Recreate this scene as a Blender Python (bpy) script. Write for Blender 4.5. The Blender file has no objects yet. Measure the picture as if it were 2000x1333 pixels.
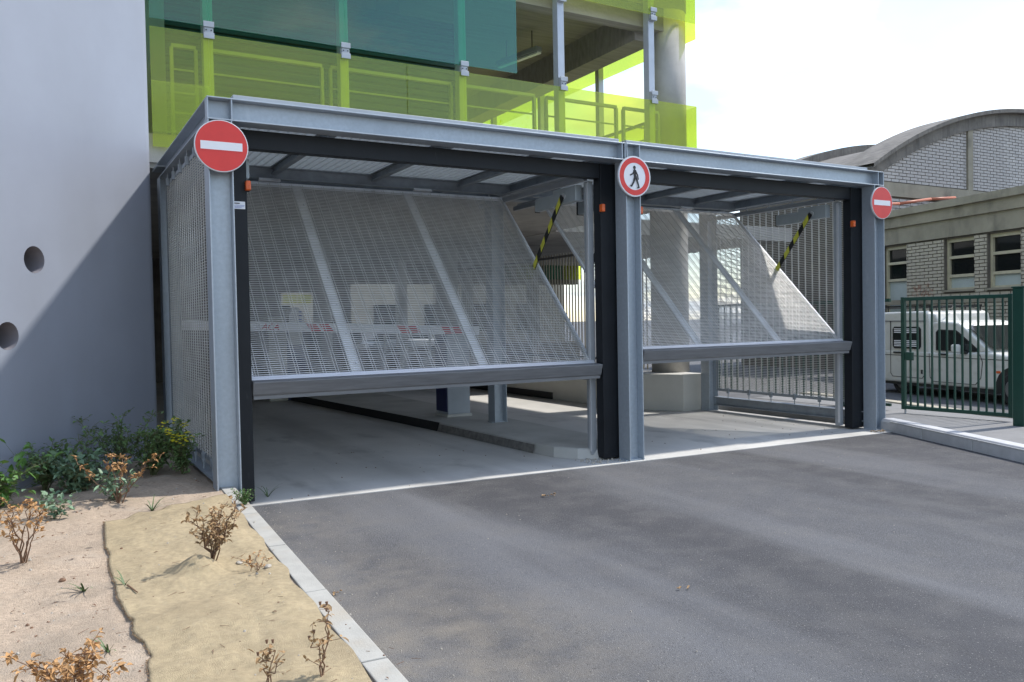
import bpy, bmesh, math, random
from mathutils import Vector, Matrix, noise
random.seed(7)
R = math.radians
scene = bpy.context.scene
COL = scene.collection

# ------------------------------------------------------------------ camera
cam = bpy.data.cameras.new('camera')
cam.sensor_width = 36.0
cam.lens = 1618.2 / 2000 * 36.0
cam.clip_start = 0.05
cam.clip_end = 2000
camo = bpy.data.objects.new('camera', cam)
COL.objects.link(camo)
yaw, pitch, roll = 0.5208, -0.0254, -0.0185
f = Vector((math.sin(yaw) * math.cos(pitch), math.cos(yaw) * math.cos(pitch), math.sin(pitch)))
r0 = Vector((math.cos(yaw), -math.sin(yaw), 0))
u0 = r0.cross(f)
r = math.cos(roll) * r0 + math.sin(roll) * u0
u = -math.sin(roll) * r0 + math.cos(roll) * u0
camo.matrix_world = Matrix(((r.x, u.x, -f.x, -1.3834), (r.y, u.y, -f.y, -7.3644), (r.z, u.z, -f.z, 1.5858), (0, 0, 0, 1)))
scene.camera = camo

# ------------------------------------------------------------------ sky, sun, exposure
SUN = Vector((0.7, -0.06, 1.0)).normalized()
world = bpy.data.worlds.new('World')
scene.world = world
world.use_nodes = True
wn, wl = world.node_tree.nodes, world.node_tree.links
wn.clear()
wo = wn.new('ShaderNodeOutputWorld')
bg = wn.new('ShaderNodeBackground')
bg.inputs['Strength'].default_value = 0.15
sky = wn.new('ShaderNodeTexSky')
sky.sky_type = 'NISHITA'
sky.sun_disc = False
sky.sun_elevation = math.asin(SUN.z)
sky.sun_rotation = math.atan2(SUN.x, SUN.y)
sky.dust_density = 0.6
tc = wn.new('ShaderNodeTexCoord')
sep = wn.new('ShaderNodeSeparateXYZ')
wl.new(tc.outputs['Generated'], sep.inputs[0])
ad = wn.new('ShaderNodeMath'); ad.operation = 'MAXIMUM'; ad.inputs[1].default_value = 0.0
wl.new(sep.outputs['Z'], ad.inputs[0])
ad2 = wn.new('ShaderNodeMath'); ad2.operation = 'ADD'; ad2.inputs[1].default_value = 0.22
wl.new(ad.outputs[0], ad2.inputs[0])
dv = wn.new('ShaderNodeVectorMath'); dv.operation = 'DIVIDE'
cmb = wn.new('ShaderNodeCombineXYZ')
for i in range(3):
    wl.new(ad2.outputs[0], cmb.inputs[i])
wl.new(tc.outputs['Generated'], dv.inputs[0]); wl.new(cmb.outputs[0], dv.inputs[1])
cn = wn.new('ShaderNodeTexNoise')
cn.inputs['Scale'].default_value = 1.7
cn.inputs['Detail'].default_value = 7
cn.inputs['Roughness'].default_value = 0.55
wl.new(dv.outputs[0], cn.inputs['Vector'])
cr = wn.new('ShaderNodeValToRGB')
cr.color_ramp.elements[0].position = 0.46; cr.color_ramp.elements[0].color = (0.08, 0.08, 0.08, 1)
cr.color_ramp.elements[1].position = 0.64; cr.color_ramp.elements[1].color = (1, 1, 1, 1)
wl.new(cn.outputs['Fac'], cr.inputs[0])
mx = wn.new('ShaderNodeMix'); mx.data_type = 'RGBA'
mx.inputs[7].default_value = (4.9, 5.0, 5.15, 1)
cn2 = wn.new('ShaderNodeTexNoise'); cn2.inputs['Scale'].default_value = 2.6; cn2.inputs['Detail'].default_value = 6
of = wn.new('ShaderNodeVectorMath'); of.operation = 'ADD'; of.inputs[1].default_value = (4.3, 1.7, 0.4)
wl.new(dv.outputs[0], of.inputs[0]); wl.new(of.outputs[0], cn2.inputs['Vector'])
cr2 = wn.new('ShaderNodeValToRGB')
cr2.color_ramp.elements[0].position = 0.40; cr2.color_ramp.elements[0].color = (2.75, 3.15, 3.6, 1)
cr2.color_ramp.elements[1].position = 0.60; cr2.color_ramp.elements[1].color = (5.2, 5.25, 5.35, 1)
wl.new(cn2.outputs['Fac'], cr2.inputs[0]); wl.new(cr2.outputs['Color'], mx.inputs[7])
wl.new(cr.outputs['Color'], mx.inputs[0]); wl.new(sky.outputs[0], mx.inputs[6])
wl.new(mx.outputs[2], bg.inputs['Color'])
wl.new(bg.outputs[0], wo.inputs['Surface'])

sl = bpy.data.lights.new('sun', 'SUN')
sl.energy = 2.2
sl.angle = R(1.8)
sl.color = (1.0, 0.96, 0.9)
so = bpy.data.objects.new('sun', sl)
so.rotation_euler = SUN.to_track_quat('Z', 'Y').to_euler()
so.location = (10, -5, 20)
COL.objects.link(so)

vs = scene.view_settings
vs.view_transform = 'Standard'
vs.look = 'None'
vs.gamma = 1.0
vs.use_curve_mapping = False
vs.exposure = 1.1

# ------------------------------------------------------------------ materials
def mat(name, col, rough=0.6, metal=0.0, var=0.12, scale=4.0, bump=0.0, bscale=60.0, stretch=(1, 1, 1), spec=None, detail=6, col2=None):
    m = bpy.data.materials.new(name)
    m.use_nodes = True
    n, l = m.node_tree.nodes, m.node_tree.links
    b = n['Principled BSDF']
    b.inputs['Roughness'].default_value = rough
    b.inputs['Metallic'].default_value = metal
    if spec is not None:
        b.inputs['Specular IOR Level'].default_value = spec
    t = n.new('ShaderNodeTexCoord')
    mp = n.new('ShaderNodeMapping')
    mp.inputs['Scale'].default_value = stretch
    l.new(t.outputs['Object'], mp.inputs[0])
    nz = n.new('ShaderNodeTexNoise')
    nz.inputs['Scale'].default_value = scale
    nz.inputs['Detail'].default_value = detail
    nz.inputs['Roughness'].default_value = 0.6
    l.new(mp.outputs[0], nz.inputs['Vector'])
    rp = n.new('ShaderNodeValToRGB')
    rp.color_ramp.elements[0].position = 0.3
    rp.color_ramp.elements[1].position = 0.7
    c2 = col2 or tuple(min(1, c * (1 + var)) for c in col)
    rp.color_ramp.elements[0].color = (*[c * (1 - var) for c in col], 1) if col2 is None else (*col, 1)
    rp.color_ramp.elements[1].color = (*c2, 1)
    l.new(nz.outputs['Fac'], rp.inputs[0])
    l.new(rp.outputs[0], b.inputs['Base Color'])
    m['c'] = 0
    if bump:
        bz = n.new('ShaderNodeTexNoise')
        bz.inputs['Scale'].default_value = bscale
        bz.inputs['Detail'].default_value = 4
        l.new(t.outputs['Object'], bz.inputs['Vector'])
        bp = n.new('ShaderNodeBump')
        bp.inputs['Strength'].default_value = bump
        bp.inputs['Distance'].default_value = 0.01
        l.new(bz.outputs['Fac'], bp.inputs['Height'])
        l.new(bp.outputs[0], b.inputs['Normal'])
    return m

def layer(m, col, scale, lo, hi, stretch=(1, 1, 1), mask=None, amount=1.0, detail=5, seed=0.0):
    """mix another colour over the base by a noise mask; mask=(x,y,z,radius) confines the stain to a blotch"""
    n, l = m.node_tree.nodes, m.node_tree.links
    b = n['Principled BSDF']
    src = b.inputs['Base Color'].links[0].from_socket
    t = n.new('ShaderNodeTexCoord')
    mp = n.new('ShaderNodeMapping'); mp.inputs['Scale'].default_value = stretch; mp.inputs['Location'].default_value = (seed, seed * 1.7, seed * .3)
    l.new(t.outputs['Object'], mp.inputs[0])
    nz = n.new('ShaderNodeTexNoise'); nz.inputs['Scale'].default_value = scale; nz.inputs['Detail'].default_value = detail
    l.new(mp.outputs[0], nz.inputs['Vector'])
    mr = n.new('ShaderNodeMapRange')
    mr.inputs['From Min'].default_value = lo; mr.inputs['From Max'].default_value = hi
    mr.inputs['To Max'].default_value = amount
    l.new(nz.outputs['Fac'], mr.inputs['Value'])
    fac = mr.outputs[0]
    if mask:
        x, y, z, rad = mask
        ds = n.new('ShaderNodeVectorMath'); ds.operation = 'DISTANCE'; ds.inputs[1].default_value = (x, y, z)
        l.new(t.outputs['Object'], ds.inputs[0])
        m2 = n.new('ShaderNodeMapRange'); m2.inputs['From Min'].default_value = rad; m2.inputs['From Max'].default_value = rad * .25
        l.new(ds.outputs['Value'], m2.inputs['Value'])
        mu = n.new('ShaderNodeMath'); mu.operation = 'MULTIPLY'
        l.new(fac, mu.inputs[0]); l.new(m2.outputs[0], mu.inputs[1]); fac = mu.outputs[0]
    x = n.new('ShaderNodeMix'); x.data_type = 'RGBA'
    l.new(fac, x.inputs[0]); l.new(src, x.inputs[6]); x.inputs[7].default_value = (*col, 1)
    l.new(x.outputs[2], b.inputs['Base Color'])
    return m

def glass(name, tint, milk, milkcol, rough=0.0, ior=1.5):
    m = bpy.data.materials.new(name); m.use_nodes = True
    n, l = m.node_tree.nodes, m.node_tree.links
    n.clear()
    o = n.new('ShaderNodeOutputMaterial')
    tr = n.new('ShaderNodeBsdfTransparent'); tr.inputs[0].default_value = (*tint, 1)
    df = n.new('ShaderNodeBsdfDiffuse'); df.inputs[0].default_value = (*milkcol, 1)
    tl = n.new('ShaderNodeBsdfTranslucent'); tl.inputs[0].default_value = (*milkcol, 1)
    m0 = n.new('ShaderNodeMixShader'); m0.inputs[0].default_value = 0.5
    l.new(df.outputs[0], m0.inputs[1]); l.new(tl.outputs[0], m0.inputs[2])
    m1 = n.new('ShaderNodeMixShader'); m1.inputs[0].default_value = milk
    l.new(tr.outputs[0], m1.inputs[1]); l.new(m0.outputs[0], m1.inputs[2])
    gl = n.new('ShaderNodeBsdfGlossy'); gl.inputs['Roughness'].default_value = rough
    fr = n.new('ShaderNodeFresnel'); fr.inputs['IOR'].default_value = ior
    ge = n.new('ShaderNodeNewGeometry'); iv = n.new('ShaderNodeMath'); iv.operation = 'SUBTRACT'; iv.inputs[0].default_value = 1.0
    l.new(ge.outputs['Backfacing'], iv.inputs[1])
    mu = n.new('ShaderNodeMath'); mu.operation = 'MULTIPLY'; l.new(fr.outputs[0], mu.inputs[0]); l.new(iv.outputs[0], mu.inputs[1])
    m2 = n.new('ShaderNodeMixShader')
    l.new(mu.outputs[0], m2.inputs[0]); l.new(m1.outputs[0], m2.inputs[1]); l.new(gl.outputs[0], m2.inputs[2])
    l.new(m2.outputs[0], o.inputs['Surface'])
    return m

M = {}
M['galv'] = mat('galvanised_steel', (0.40, 0.445, 0.49), 0.42, 0.35, 0.08, 26, 0.03, 90)
layer(M['galv'], (0.31, 0.345, 0.385), 2.0, 0.45, 0.75, (1, 1, .25), amount=.5)
layer(M['galv'], (0.60, 0.62, 0.64), 11.0, 0.64, 0.74, (1, 1, .4), amount=.25, seed=3)
M['galv_dull'] = mat('dull_galvanised', (0.30, 0.33, 0.36), 0.5, 0.3, 0.15, 8)
M['alu'] = mat('brushed_aluminium', (0.68, 0.69, 0.71), 0.35, 0.5, 0.1, 6, stretch=(1, 20, 20))
M['alu_bright'] = mat('bright_aluminium', (0.80, 0.81, 0.83), 0.4, 0.15, 0.08, 6)
M['alu_grey'] = mat('matt_aluminium', (0.38, 0.40, 0.42), 0.45, 0.4, 0.08, 8)
M['wire'] = mat('stainless_wire', (0.62, 0.61, 0.58), 0.38, 0.45, 0.12, 3)
M['bar_grey'] = mat('grey_profile', (0.17, 0.172, 0.178), 0.5, 0.3, 0.16, 12, stretch=(.3, 3, 3))
M['rubber'] = mat('black_rubber', (0.02, 0.02, 0.021), 0.75, 0, 0.2, 8)
M['anthracite'] = mat('anthracite_paint', (0.0085, 0.010, 0.013), 0.48, 0.0, 0.18, 5, 0.02, 140, spec=.3)
layer(M['anthracite'], (0.05, 0.05, 0.05), 30, 0.68, 0.8, (1, 1, .2), amount=.4)
M['deck'] = mat('roof_sheet', (0.55, 0.59, 0.63), 0.45, 0.3, 0.12, 5)
def translucent(m, amount, col):
    n, l = m.node_tree.nodes, m.node_tree.links
    b = n['Principled BSDF']; o = [q for q in n if q.type == 'OUTPUT_MATERIAL'][0]
    t = n.new('ShaderNodeBsdfTranslucent'); t.inputs[0].default_value = (*col, 1)
    x = n.new('ShaderNodeMixShader'); x.inputs[0].default_value = amount
    l.new(b.outputs[0], x.inputs[1]); l.new(t.outputs[0], x.inputs[2]); l.new(x.outputs[0], o.inputs['Surface'])
translucent(M['deck'], 0.09, (0.55, 0.62, 0.68))
M['red'] = mat('sign_red', (0.66, 0.035, 0.028), 0.38, 0, 0.06, 7)
M['white'] = mat('sign_white', (0.78, 0.78, 0.80), 0.4, 0, 0.04, 6)
M['rim'] = mat('sign_rim', (0.62, 0.63, 0.64), 0.4, 0.2, 0.06, 6)
M['black'] = mat('black_print', (0.012, 0.012, 0.013), 0.5, 0, 0.1, 5)
M['orange'] = mat('orange_plastic', (0.68, 0.11, 0.015), 0.3, 0, 0.2, 30)
M['yellow'] = mat('yellow_tape', (0.62, 0.60, 0.07), 0.5, 0, 0.12, 12)
M['steelgrey'] = mat('motor_housing', (0.38, 0.42, 0.44), 0.45, 0.2, 0.08, 6)
M['concrete'] = mat('concrete', (0.36, 0.345, 0.32), 0.85, 0, 0.16, 2.2, 0.25, 45)
layer(M['concrete'], (0.18, 0.17, 0.155), 1.2, 0.52, 0.72, (1, 1, .35), amount=.6)
M['ceiling'] = mat('board_marked_concrete', (0.27, 0.25, 0.22), 0.85, 0, 0.22, 1.5, 0.3, 20, stretch=(.5, 9, 3))
M['floor'] = mat('floor_concrete', (0.55, 0.535, 0.50), 0.62, 0, 0.12, 0.9, 0.08, 70)
layer(M['floor'], (0.36, 0.355, 0.335), 0.8, 0.48, 0.70, (1, .35, 1), amount=.6)
layer(M['floor'], (0.27, 0.265, 0.25), 1.6, 0.50, 0.68, (1, .12, 1), amount=.55, seed=7)
layer(M['floor'], (0.20, 0.195, 0.185), 2.2, 0.60, 0.74, (1, .5, 1), amount=.5, seed=4)
M['island'] = mat('island_concrete', (0.43, 0.42, 0.385), 0.7, 0, 0.13, 1.7, 0.12, 60)
layer(M['island'], (0.28, 0.27, 0.24), 1.4, 0.52, 0.7, amount=.6, seed=2)
M['kerbdark'] = mat('rough_kerb_face', (0.17, 0.16, 0.145), 0.9, 0, 0.35, 14, 0.8, 60)
M['blackpaint'] = mat('black_kerb_paint', (0.018, 0.018, 0.018), 0.7, 0, 0.2, 8)
M['asphalt'] = mat('asphalt', (0.093, 0.094, 0.100), 0.86, 0, 0.42, 110, 1.0, 150, detail=3)
layer(M['asphalt'], (0.172, 0.174, 0.182), 0.75, 0.44, 0.60, (1, .16, 1), amount=.62, seed=1.3)
layer(M['asphalt'], (0.040, 0.039, 0.043), 0.9, 0.48, 0.62, (1, .14, 1), amount=.7, seed=6.2)
layer(M['asphalt'], (0.14, 0.135, 0.13), 3.5, 0.45, 0.85, amount=.6, seed=4.1, detail=9)
layer(M['asphalt'], (0.26, 0.225, 0.175), 5.5, 0.20, 0.95, mask=(0.25, -3.8, 0, 1.3), amount=.85, seed=2, detail=10)
layer(M['asphalt'], (0.25, 0.22, 0.175), 6.5, 0.20, 0.95, mask=(0.15, -2.4, 0, 1.0), amount=.75, seed=5, detail=10)
layer(M['asphalt'], (0.24, 0.215, 0.18), 6.0, 0.25, 0.95, mask=(0.35, -1.0, 0, 0.9), amount=.6, seed=8, detail=10)
layer(M['asphalt'], (0.36, 0.345, 0.32), 95, 0.66, 0.70, amount=.7, seed=1, detail=2)
layer(M['asphalt'], (0.03, 0.03, 0.032), 90, 0.65, 0.70, amount=.7, seed=11, detail=2)
M['street'] = mat('street_asphalt', (0.10, 0.10, 0.102), 0.85, 0, 0.2, 3, 0.3, 80)
M['pavement'] = mat('pavement', (0.20, 0.197, 0.193), 0.85, 0, 0.1, 5, 0.3, 90)
M['kerb'] = mat('kerb_stone', (0.37, 0.36, 0.325), 0.8, 0, 0.10, 9, 0.3, 120)
layer(M['kerb'], (0.36, 0.31, 0.24), 4, 0.5, 0.72, amount=.6)
M['kerb_grey'] = mat('grey_kerb', (0.48, 0.48, 0.48), 0.8, 0, 0.09, 9, 0.25, 120)
M['kerb_tan'] = mat('tan_kerb', (0.40, 0.36, 0.28), 0.85, 0, 0.2, 6, 0.3, 80)
M['mortar'] = mat('pale_mortar', (0.42, 0.42, 0.41), 0.9, 0, 0.1, 30)
M['render'] = mat('grey_render', (0.265, 0.287, 0.340), 0.8, 0, 0.05, 1.3, 0.06, 220)
layer(M['render'], (0.245, 0.262, 0.302), 0.9, 0.5, 0.7, (1, 1, .25), amount=.5)
layer(M['render'], (0.23, 0.245, 0.28), 1.1, 0.5, 0.75, (1.5, 1.5, .3), amount=.4, seed=2)
M['hole'] = mat('hole_sleeve', (0.22, 0.21, 0.23), 0.8, 0, 0.1, 5)
M['soil'] = mat('sandy_soil', (0.41, 0.32, 0.235), 0.95, 0, 0.22, 38, 1.0, 130, detail=10)
layer(M['soil'], (0.25, 0.205, 0.155), 2.5, 0.48, 0.68, amount=.6)
layer(M['soil'], (0.40, 0.34, 0.27), 3.1, 0.54, 0.70, amount=.5, seed=7)
layer(M['soil'], (0.05, 0.035, 0.03), 7, 0.69, 0.73, (1, 1.8, 1), amount=.9, seed=1)
M['burlap'] = mat('burlap', (0.42, 0.335, 0.205), 0.95, 0, 0.18, 30, 0.9, 240, detail=9)
layer(M['burlap'], (0.32, 0.25, 0.15), 1.8, 0.47, 0.70, amount=.6, seed=3)
layer(M['burlap'], (0.42, 0.35, 0.23), 70, 0.58, 0.70, (1, .15, 1), amount=.5)
layer(M['burlap'], (0.25, 0.195, 0.115), 70, 0.60, 0.72, (.15, 1, 1), amount=.5, seed=9)
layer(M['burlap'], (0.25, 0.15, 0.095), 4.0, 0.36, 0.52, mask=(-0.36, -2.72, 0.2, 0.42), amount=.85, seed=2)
M['hem'] = mat('frayed_hem', (0.27, 0.18, 0.10), 0.95, 0, 0.3, 40)
M['leaf'] = mat('weed_leaf', (0.11, 0.185, 0.06), 0.55, 0, 0.35, 9)
M['leaf2'] = mat('bluish_leaf', (0.13, 0.21, 0.12), 0.55, 0, 0.3, 9)
M['leafbright'] = mat('bright_leaf', (0.075, 0.17, 0.03), 0.55, 0, 0.3, 9)
M['dry'] = mat('dry_leaf', (0.42, 0.235, 0.095), 0.8, 0, 0.35, 14)
M['dry2'] = mat('dry_brown_leaf', (0.33, 0.21, 0.10), 0.8, 0, 0.35, 14)
M['stem'] = mat('woody_stem', (0.17, 0.095, 0.055), 0.8, 0, 0.25, 20)
M['gstem'] = mat('green_stem', (0.11, 0.12, 0.05), 0.7, 0, 0.2, 20)
M['flower'] = mat('yellow_flower', (0.65, 0.60, 0.03), 0.6, 0, 0.15, 30)
M['grass'] = mat('grass_blade', (0.09, 0.14, 0.05), 0.6, 0, 0.3, 12)
M['bark'] = mat('bark', (0.12, 0.09, 0.07), 0.9, 0, 0.3, 9, 0.5, 30)
M['mullion'] = mat('mullion_steel', (0.46, 0.49, 0.54), 0.4, 0.25, 0.06, 5)
M['rail'] = mat('railing_steel', (0.35, 0.37, 0.37), 0.45, 0.3, 0.08, 5)
M['clad'] = mat('dark_cladding', (0.045, 0.06, 0.065), 0.5, 0.2, 0.25, 2, stretch=(.3, 1, 14))
M['g_yellow'] = glass('yellow_glass', (0.94, 0.98, 0.36), 0.21, (0.66, 0.78, 0.21), ior=1.5)
M['g_green'] = glass('green_glass', (0.44, 0.88, 0.68), 0.20, (0.04, 0.38, 0.26), ior=1.85)
M['pane'] = mat('dark_window_glass', (0.012, 0.014, 0.014), 0.06, 0, 0.1, 3)
M['frost'] = mat('frosted_pane', (0.42, 0.47, 0.45), 0.5, 0, 0.06, 3)
M['cream'] = mat('cream_frame', (0.52, 0.47, 0.33), 0.6, 0, 0.12, 6)
M['brick'] = mat('painted_brick', (0.47, 0.42, 0.33), 0.85, 0, 0.14, 5, 0.3, 40)
layer(M['brick'], (0.28, 0.25, 0.20), 1.4, 0.55, 0.72, amount=.55)
M['brick2'] = mat('grimy_painted_brick', (0.50, 0.47, 0.44), 0.85, 0, 0.12, 4, 0.3, 40)
layer(M['brick2'], (0.22, 0.20, 0.19), 0.9, 0.55, 0.74, (1, 1, .5), amount=.7)
M['joint'] = mat('dark_joint', (0.13, 0.115, 0.095), 0.95, 0, 0.2, 6)
M['cornice'] = mat('weathered_cornice', (0.30, 0.27, 0.205), 0.9, 0, 0.16, 2, 0.4, 25)
layer(M['cornice'], (0.12, 0.11, 0.09), 1.6, 0.56, 0.72, (1, 1, .5), amount=.7)
M['roofgrey'] = mat('weathered_roof', (0.17, 0.155, 0.135), 0.9, 0, 0.25, 2.5, 0.4, 25)
layer(M['roofgrey'], (0.08, 0.075, 0.07), 3, 0.5, 0.7, (4, 1, .6), amount=.7)
M['graffiti'] = mat('faded_red_paint', (0.42, 0.22, 0.16), 0.8, 0, 0.2, 10)
M['gatepaint'] = mat('green_paint', (0.008, 0.050, 0.034), 0.35, 0, 0.12, 8)
M['vanwhite'] = mat('van_paint', (0.62, 0.615, 0.57), 0.35, 0, 0.05, 3)
layer(M['vanwhite'], (0.30, 0.27, 0.21), 2.5, 0.56, 0.75, (1, 1, 2), amount=.4)
M['tyre'] = mat('tyre_rubber', (0.018, 0.018, 0.018), 0.85, 0, 0.2, 8)
M['hub'] = mat('wheel_rim', (0.18, 0.18, 0.18), 0.5, 0.5, 0.2, 8)
M['trim'] = mat('black_trim', (0.02, 0.02, 0.02), 0.55, 0, 0.15, 6)
M['carglass'] = mat('vehicle_glass', (0.02, 0.024, 0.024), 0.05, 0, 0.1, 3)
M['navy'] = mat('navy_panel', (0.012, 0.018, 0.085), 0.4, 0, 0.08, 4)
M['machine'] = mat('grey_machine', (0.36, 0.39, 0.42), 0.5, 0, 0.06, 4)
M['beige'] = mat('beige_machine', (0.55, 0.54, 0.47), 0.5, 0, 0.06, 4)
M['armwhite'] = mat('arm_white', (0.84, 0.84, 0.86), 0.4, 0, 0.04, 4)
M['armred'] = mat('arm_red', (0.55, 0.02, 0.03), 0.4, 0, 0.06, 4)
M['blue'] = mat('blue_print', (0.05, 0.12, 0.42), 0.5, 0, 0.1, 4)
M['pipe'] = mat('orange_pipe', (0.42, 0.12, 0.06), 0.5, 0, 0.1, 3)
M['pebble'] = mat('pebble', (0.38, 0.345, 0.29), 0.8, 0, 0.2, 20)
M['farwall'] = mat('pale_plaster', (0.50, 0.49, 0.45), 0.8, 0, 0.08, 2)

# ------------------------------------------------------------------ builders
ORG = {}
class MB:
    def __init__(s): s.v = []; s.f = []
    def add(s, vs_, fs):
        b = len(s.v)
        s.v += [Vector(v) for v in vs_]
        s.f += [tuple(b + i for i in q) for q in fs]
        return s
    def box(s, x0, x1, y0, y1, z0, z1):
        return s.add([(x0, y0, z0), (x1, y0, z0), (x1, y1, z0), (x0, y1, z0), (x0, y0, z1), (x1, y0, z1), (x1, y1, z1), (x0, y1, z1)],
                     [(0, 3, 2, 1), (4, 5, 6, 7), (0, 1, 5, 4), (1, 2, 6, 5), (2, 3, 7, 6), (3, 0, 4, 7)])
    def obox(s, c, a, b, d):
        c, a, b, d = map(Vector, (c, a, b, d))
        return s.add([c - a - b - d, c + a - b - d, c + a + b - d, c - a + b - d, c - a - b + d, c + a - b + d, c + a + b + d, c - a + b + d],
                     [(0, 3, 2, 1), (4, 5, 6, 7), (0, 1, 5, 4), (1, 2, 6, 5), (2, 3, 7, 6), (3, 0, 4, 7)])
    def bar(s, p0, p1, w, h, up=(0, 0, 1)):
        p0, p1, up = Vector(p0), Vector(p1), Vector(up)
        d = p1 - p0
        side = d.cross(up)
        if side.length < 1e-6: side = d.cross(Vector((1, 0, 0)))
        side.normalize()
        up2 = side.cross(d).normalized()
        return s.obox((p0 + p1) / 2, d / 2, side * w / 2, up2 * h / 2)
    def tube(s, p0, p1, r0, r1=None, n=8, caps=True):
        p0, p1 = Vector(p0), Vector(p1)
        r1 = r0 if r1 is None else r1
        d = (p1 - p0).normalized()
        a = d.orthogonal().normalized(); b = d.cross(a)
        vs_ = []
        for p, rr in ((p0, r0), (p1, r1)):
            for i in range(n):
                t = 2 * math.pi * i / n
                vs_.append(p + (a * math.cos(t) + b * math.sin(t)) * rr)
        fs = [(i, (i + 1) % n, n + (i + 1) % n, n + i) for i in range(n)]
        if caps: fs += [tuple(range(n))[::-1], tuple(range(n, 2 * n))]
        return s.add(vs_, fs)
    def prism(s, poly, o, a, b, d):
        """polygon in the (a,b) frame at origin o, extruded by vector d"""
        o, a, b, d = map(Vector, (o, a, b, d))
        n = len(poly)
        base = [o + a * p[0] + b * p[1] for p in poly]
        return s.add(base + [p + d for p in base], [tuple(range(n))[::-1], tuple(range(n, 2 * n))] + [(i, (i + 1) % n, n + (i + 1) % n, n + i) for i in range(n)])
    def ring(s, lo, hi, w, fn, d):
        o = [(lo[0], lo[1]), (hi[0], lo[1]), (hi[0], hi[1]), (lo[0], hi[1])]
        i = [(lo[0] + w, lo[1] + w), (hi[0] - w, lo[1] + w), (hi[0] - w, hi[1] - w), (lo[0] + w, hi[1] - w)]
        P = [Vector(fn(q)) for q in o + i]; d = Vector(d)
        f_ = []
        for k in range(4):
            k2 = (k + 1) % 4
            f_ += [(k, k2, 4 + k2, 4 + k), (8 + k, 12 + k, 12 + k2, 8 + k2), (k, 8 + k, 8 + k2, k2), (4 + k, 4 + k2, 12 + k2, 12 + k)]
        return s.add(P + [p + d for p in P], f_)
    def hbeam(s, p0, p1, fl, width=0.2, depth=0.19, tf=0.011, tw=0.008):
        """H section; fl = unit vector normal to the flanges"""
        p0, p1, fl = Vector(p0), Vector(p1), Vector(fl)
        d = (p1 - p0); side = d.cross(fl).normalized(); c = (p0 + p1) / 2
        for g in (-1, 1):
            s.obox(c + fl * g * (depth - tf) / 2, d / 2, side * width / 2, fl * tf / 2)
        return s.obox(c, d / 2, side * tw / 2, fl * (depth / 2 - tf))
    def build(s, name, m, parent=None, bevel=0, smooth=False, seg=2, kind=None):
        org = ORG.get(parent, Vector((0, 0, 0)))
        me = bpy.data.meshes.new(name)
        me.from_pydata([tuple(v - org) for v in s.v], [], s.f)
        me.validate()
        bm = bmesh.new(); bm.from_mesh(me)
        bmesh.ops.recalc_face_normals(bm, faces=bm.faces[:])
        bm.to_mesh(me); bm.free()
        me.materials.append(M[m] if isinstance(m, str) else m)
        o = bpy.data.objects.new(name, me)
        COL.objects.link(o)
        if parent:
            o.parent = parent; ORG[o] = org
        if smooth:
            for p in me.polygons: p.use_smooth = True
        if bevel:
            md = o.modifiers.new('bevel', 'BEVEL'); md.width = bevel; md.segments = seg; md.limit_method = 'ANGLE'; md.angle_limit = R(40)
        if kind: o['kind'] = kind
        return o

def B(x0, x1, y0, y1, z0, z1): return MB().box(x0, x1, y0, y1, z0, z1)

def tag(o, label, cat, group=None):
    o['label'] = label; o['category'] = cat
    if group: o['group'] = group
    return o

def thing(name, label, cat, loc=(0, 0, 0), group=None, rotz=0, local=False):
    o = bpy.data.objects.new(name, None)
    o.empty_display_size = 0.2
    o.location = loc
    o.rotation_euler = (0, 0, rotz)
    COL.objects.link(o)
    ORG[o] = Vector((0, 0, 0)) if local else Vector(loc)
    return tag(o, label, cat, group)

def struct(o): o['kind'] = 'structure'; return o

def circle(r_, n=40, cx=0, cy=0): return [(cx + r_ * math.cos(2 * math.pi * i / n), cy + r_ * math.sin(2 * math.pi * i / n)) for i in range(n)]

def text_mesh(name, body, size, m, parent, loc, a, b, thick=0.001, shear=0.0):
    """flat lettering with baseline origin loc, reading direction a, up direction b (world)"""
    cu = bpy.data.curves.new(name, 'FONT'); cu.body = body; cu.size = size; cu.extrude = thick; cu.shear = shear; cu.offset = size * .012
    t = bpy.data.objects.new(name, cu); COL.objects.link(t)
    dg = bpy.context.evaluated_depsgraph_get()
    me = bpy.data.meshes.new_from_object(t.evaluated_get(dg))
    bpy.data.objects.remove(t)
    a, b = Vector(a), Vector(b); nrm = a.cross(b); org = ORG.get(parent, Vector((0, 0, 0)))
    for v in me.vertices:
        c = v.co.copy()
        v.co = Vector(loc) + a * c.x + b * c.y + nrm * c.z - org
    me.materials.clear(); me.materials.append(M[m])
    o = bpy.data.objects.new(name, me); COL.objects.link(o); o.parent = parent; ORG[o] = org
    return o

# ------------------------------------------------------------------ ground, driveway, slab, kerbs
g = MB().add([(-400, -400, -.085), (400, -400, -.085), (400, 400, -.085), (-400, 400, -.085)], [(0, 1, 2, 3)])
struct(g.build('street_ground', 'street'))

def kx(y): return 0.0 + 0.053 * min(y, 0)          # centre line of the left kerb
def kerb_r(y): return 8.55 + 0.435 * (y + 0.15)      # front line of the right kerb
drive = [(kx(-16) + .05, -16), (kerb_r(-9.) + 12, -16), (kerb_r(-9.), -9.), (kerb_r(-.3), -.3), (8.3, -.30), (4.3, -.13), (.22, .06), (kx(-.1) + .05, .06)]
n = len(drive)
d = MB().add([(x, y, -.006) for x, y in drive] + [(x, y, -.09) for x, y in drive], [tuple(range(n))] + [(i, (i + 1) % n, n + (i + 1) % n, n + i) for i in range(n)])
struct(d.build('driveway', 'asphalt'))

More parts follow.
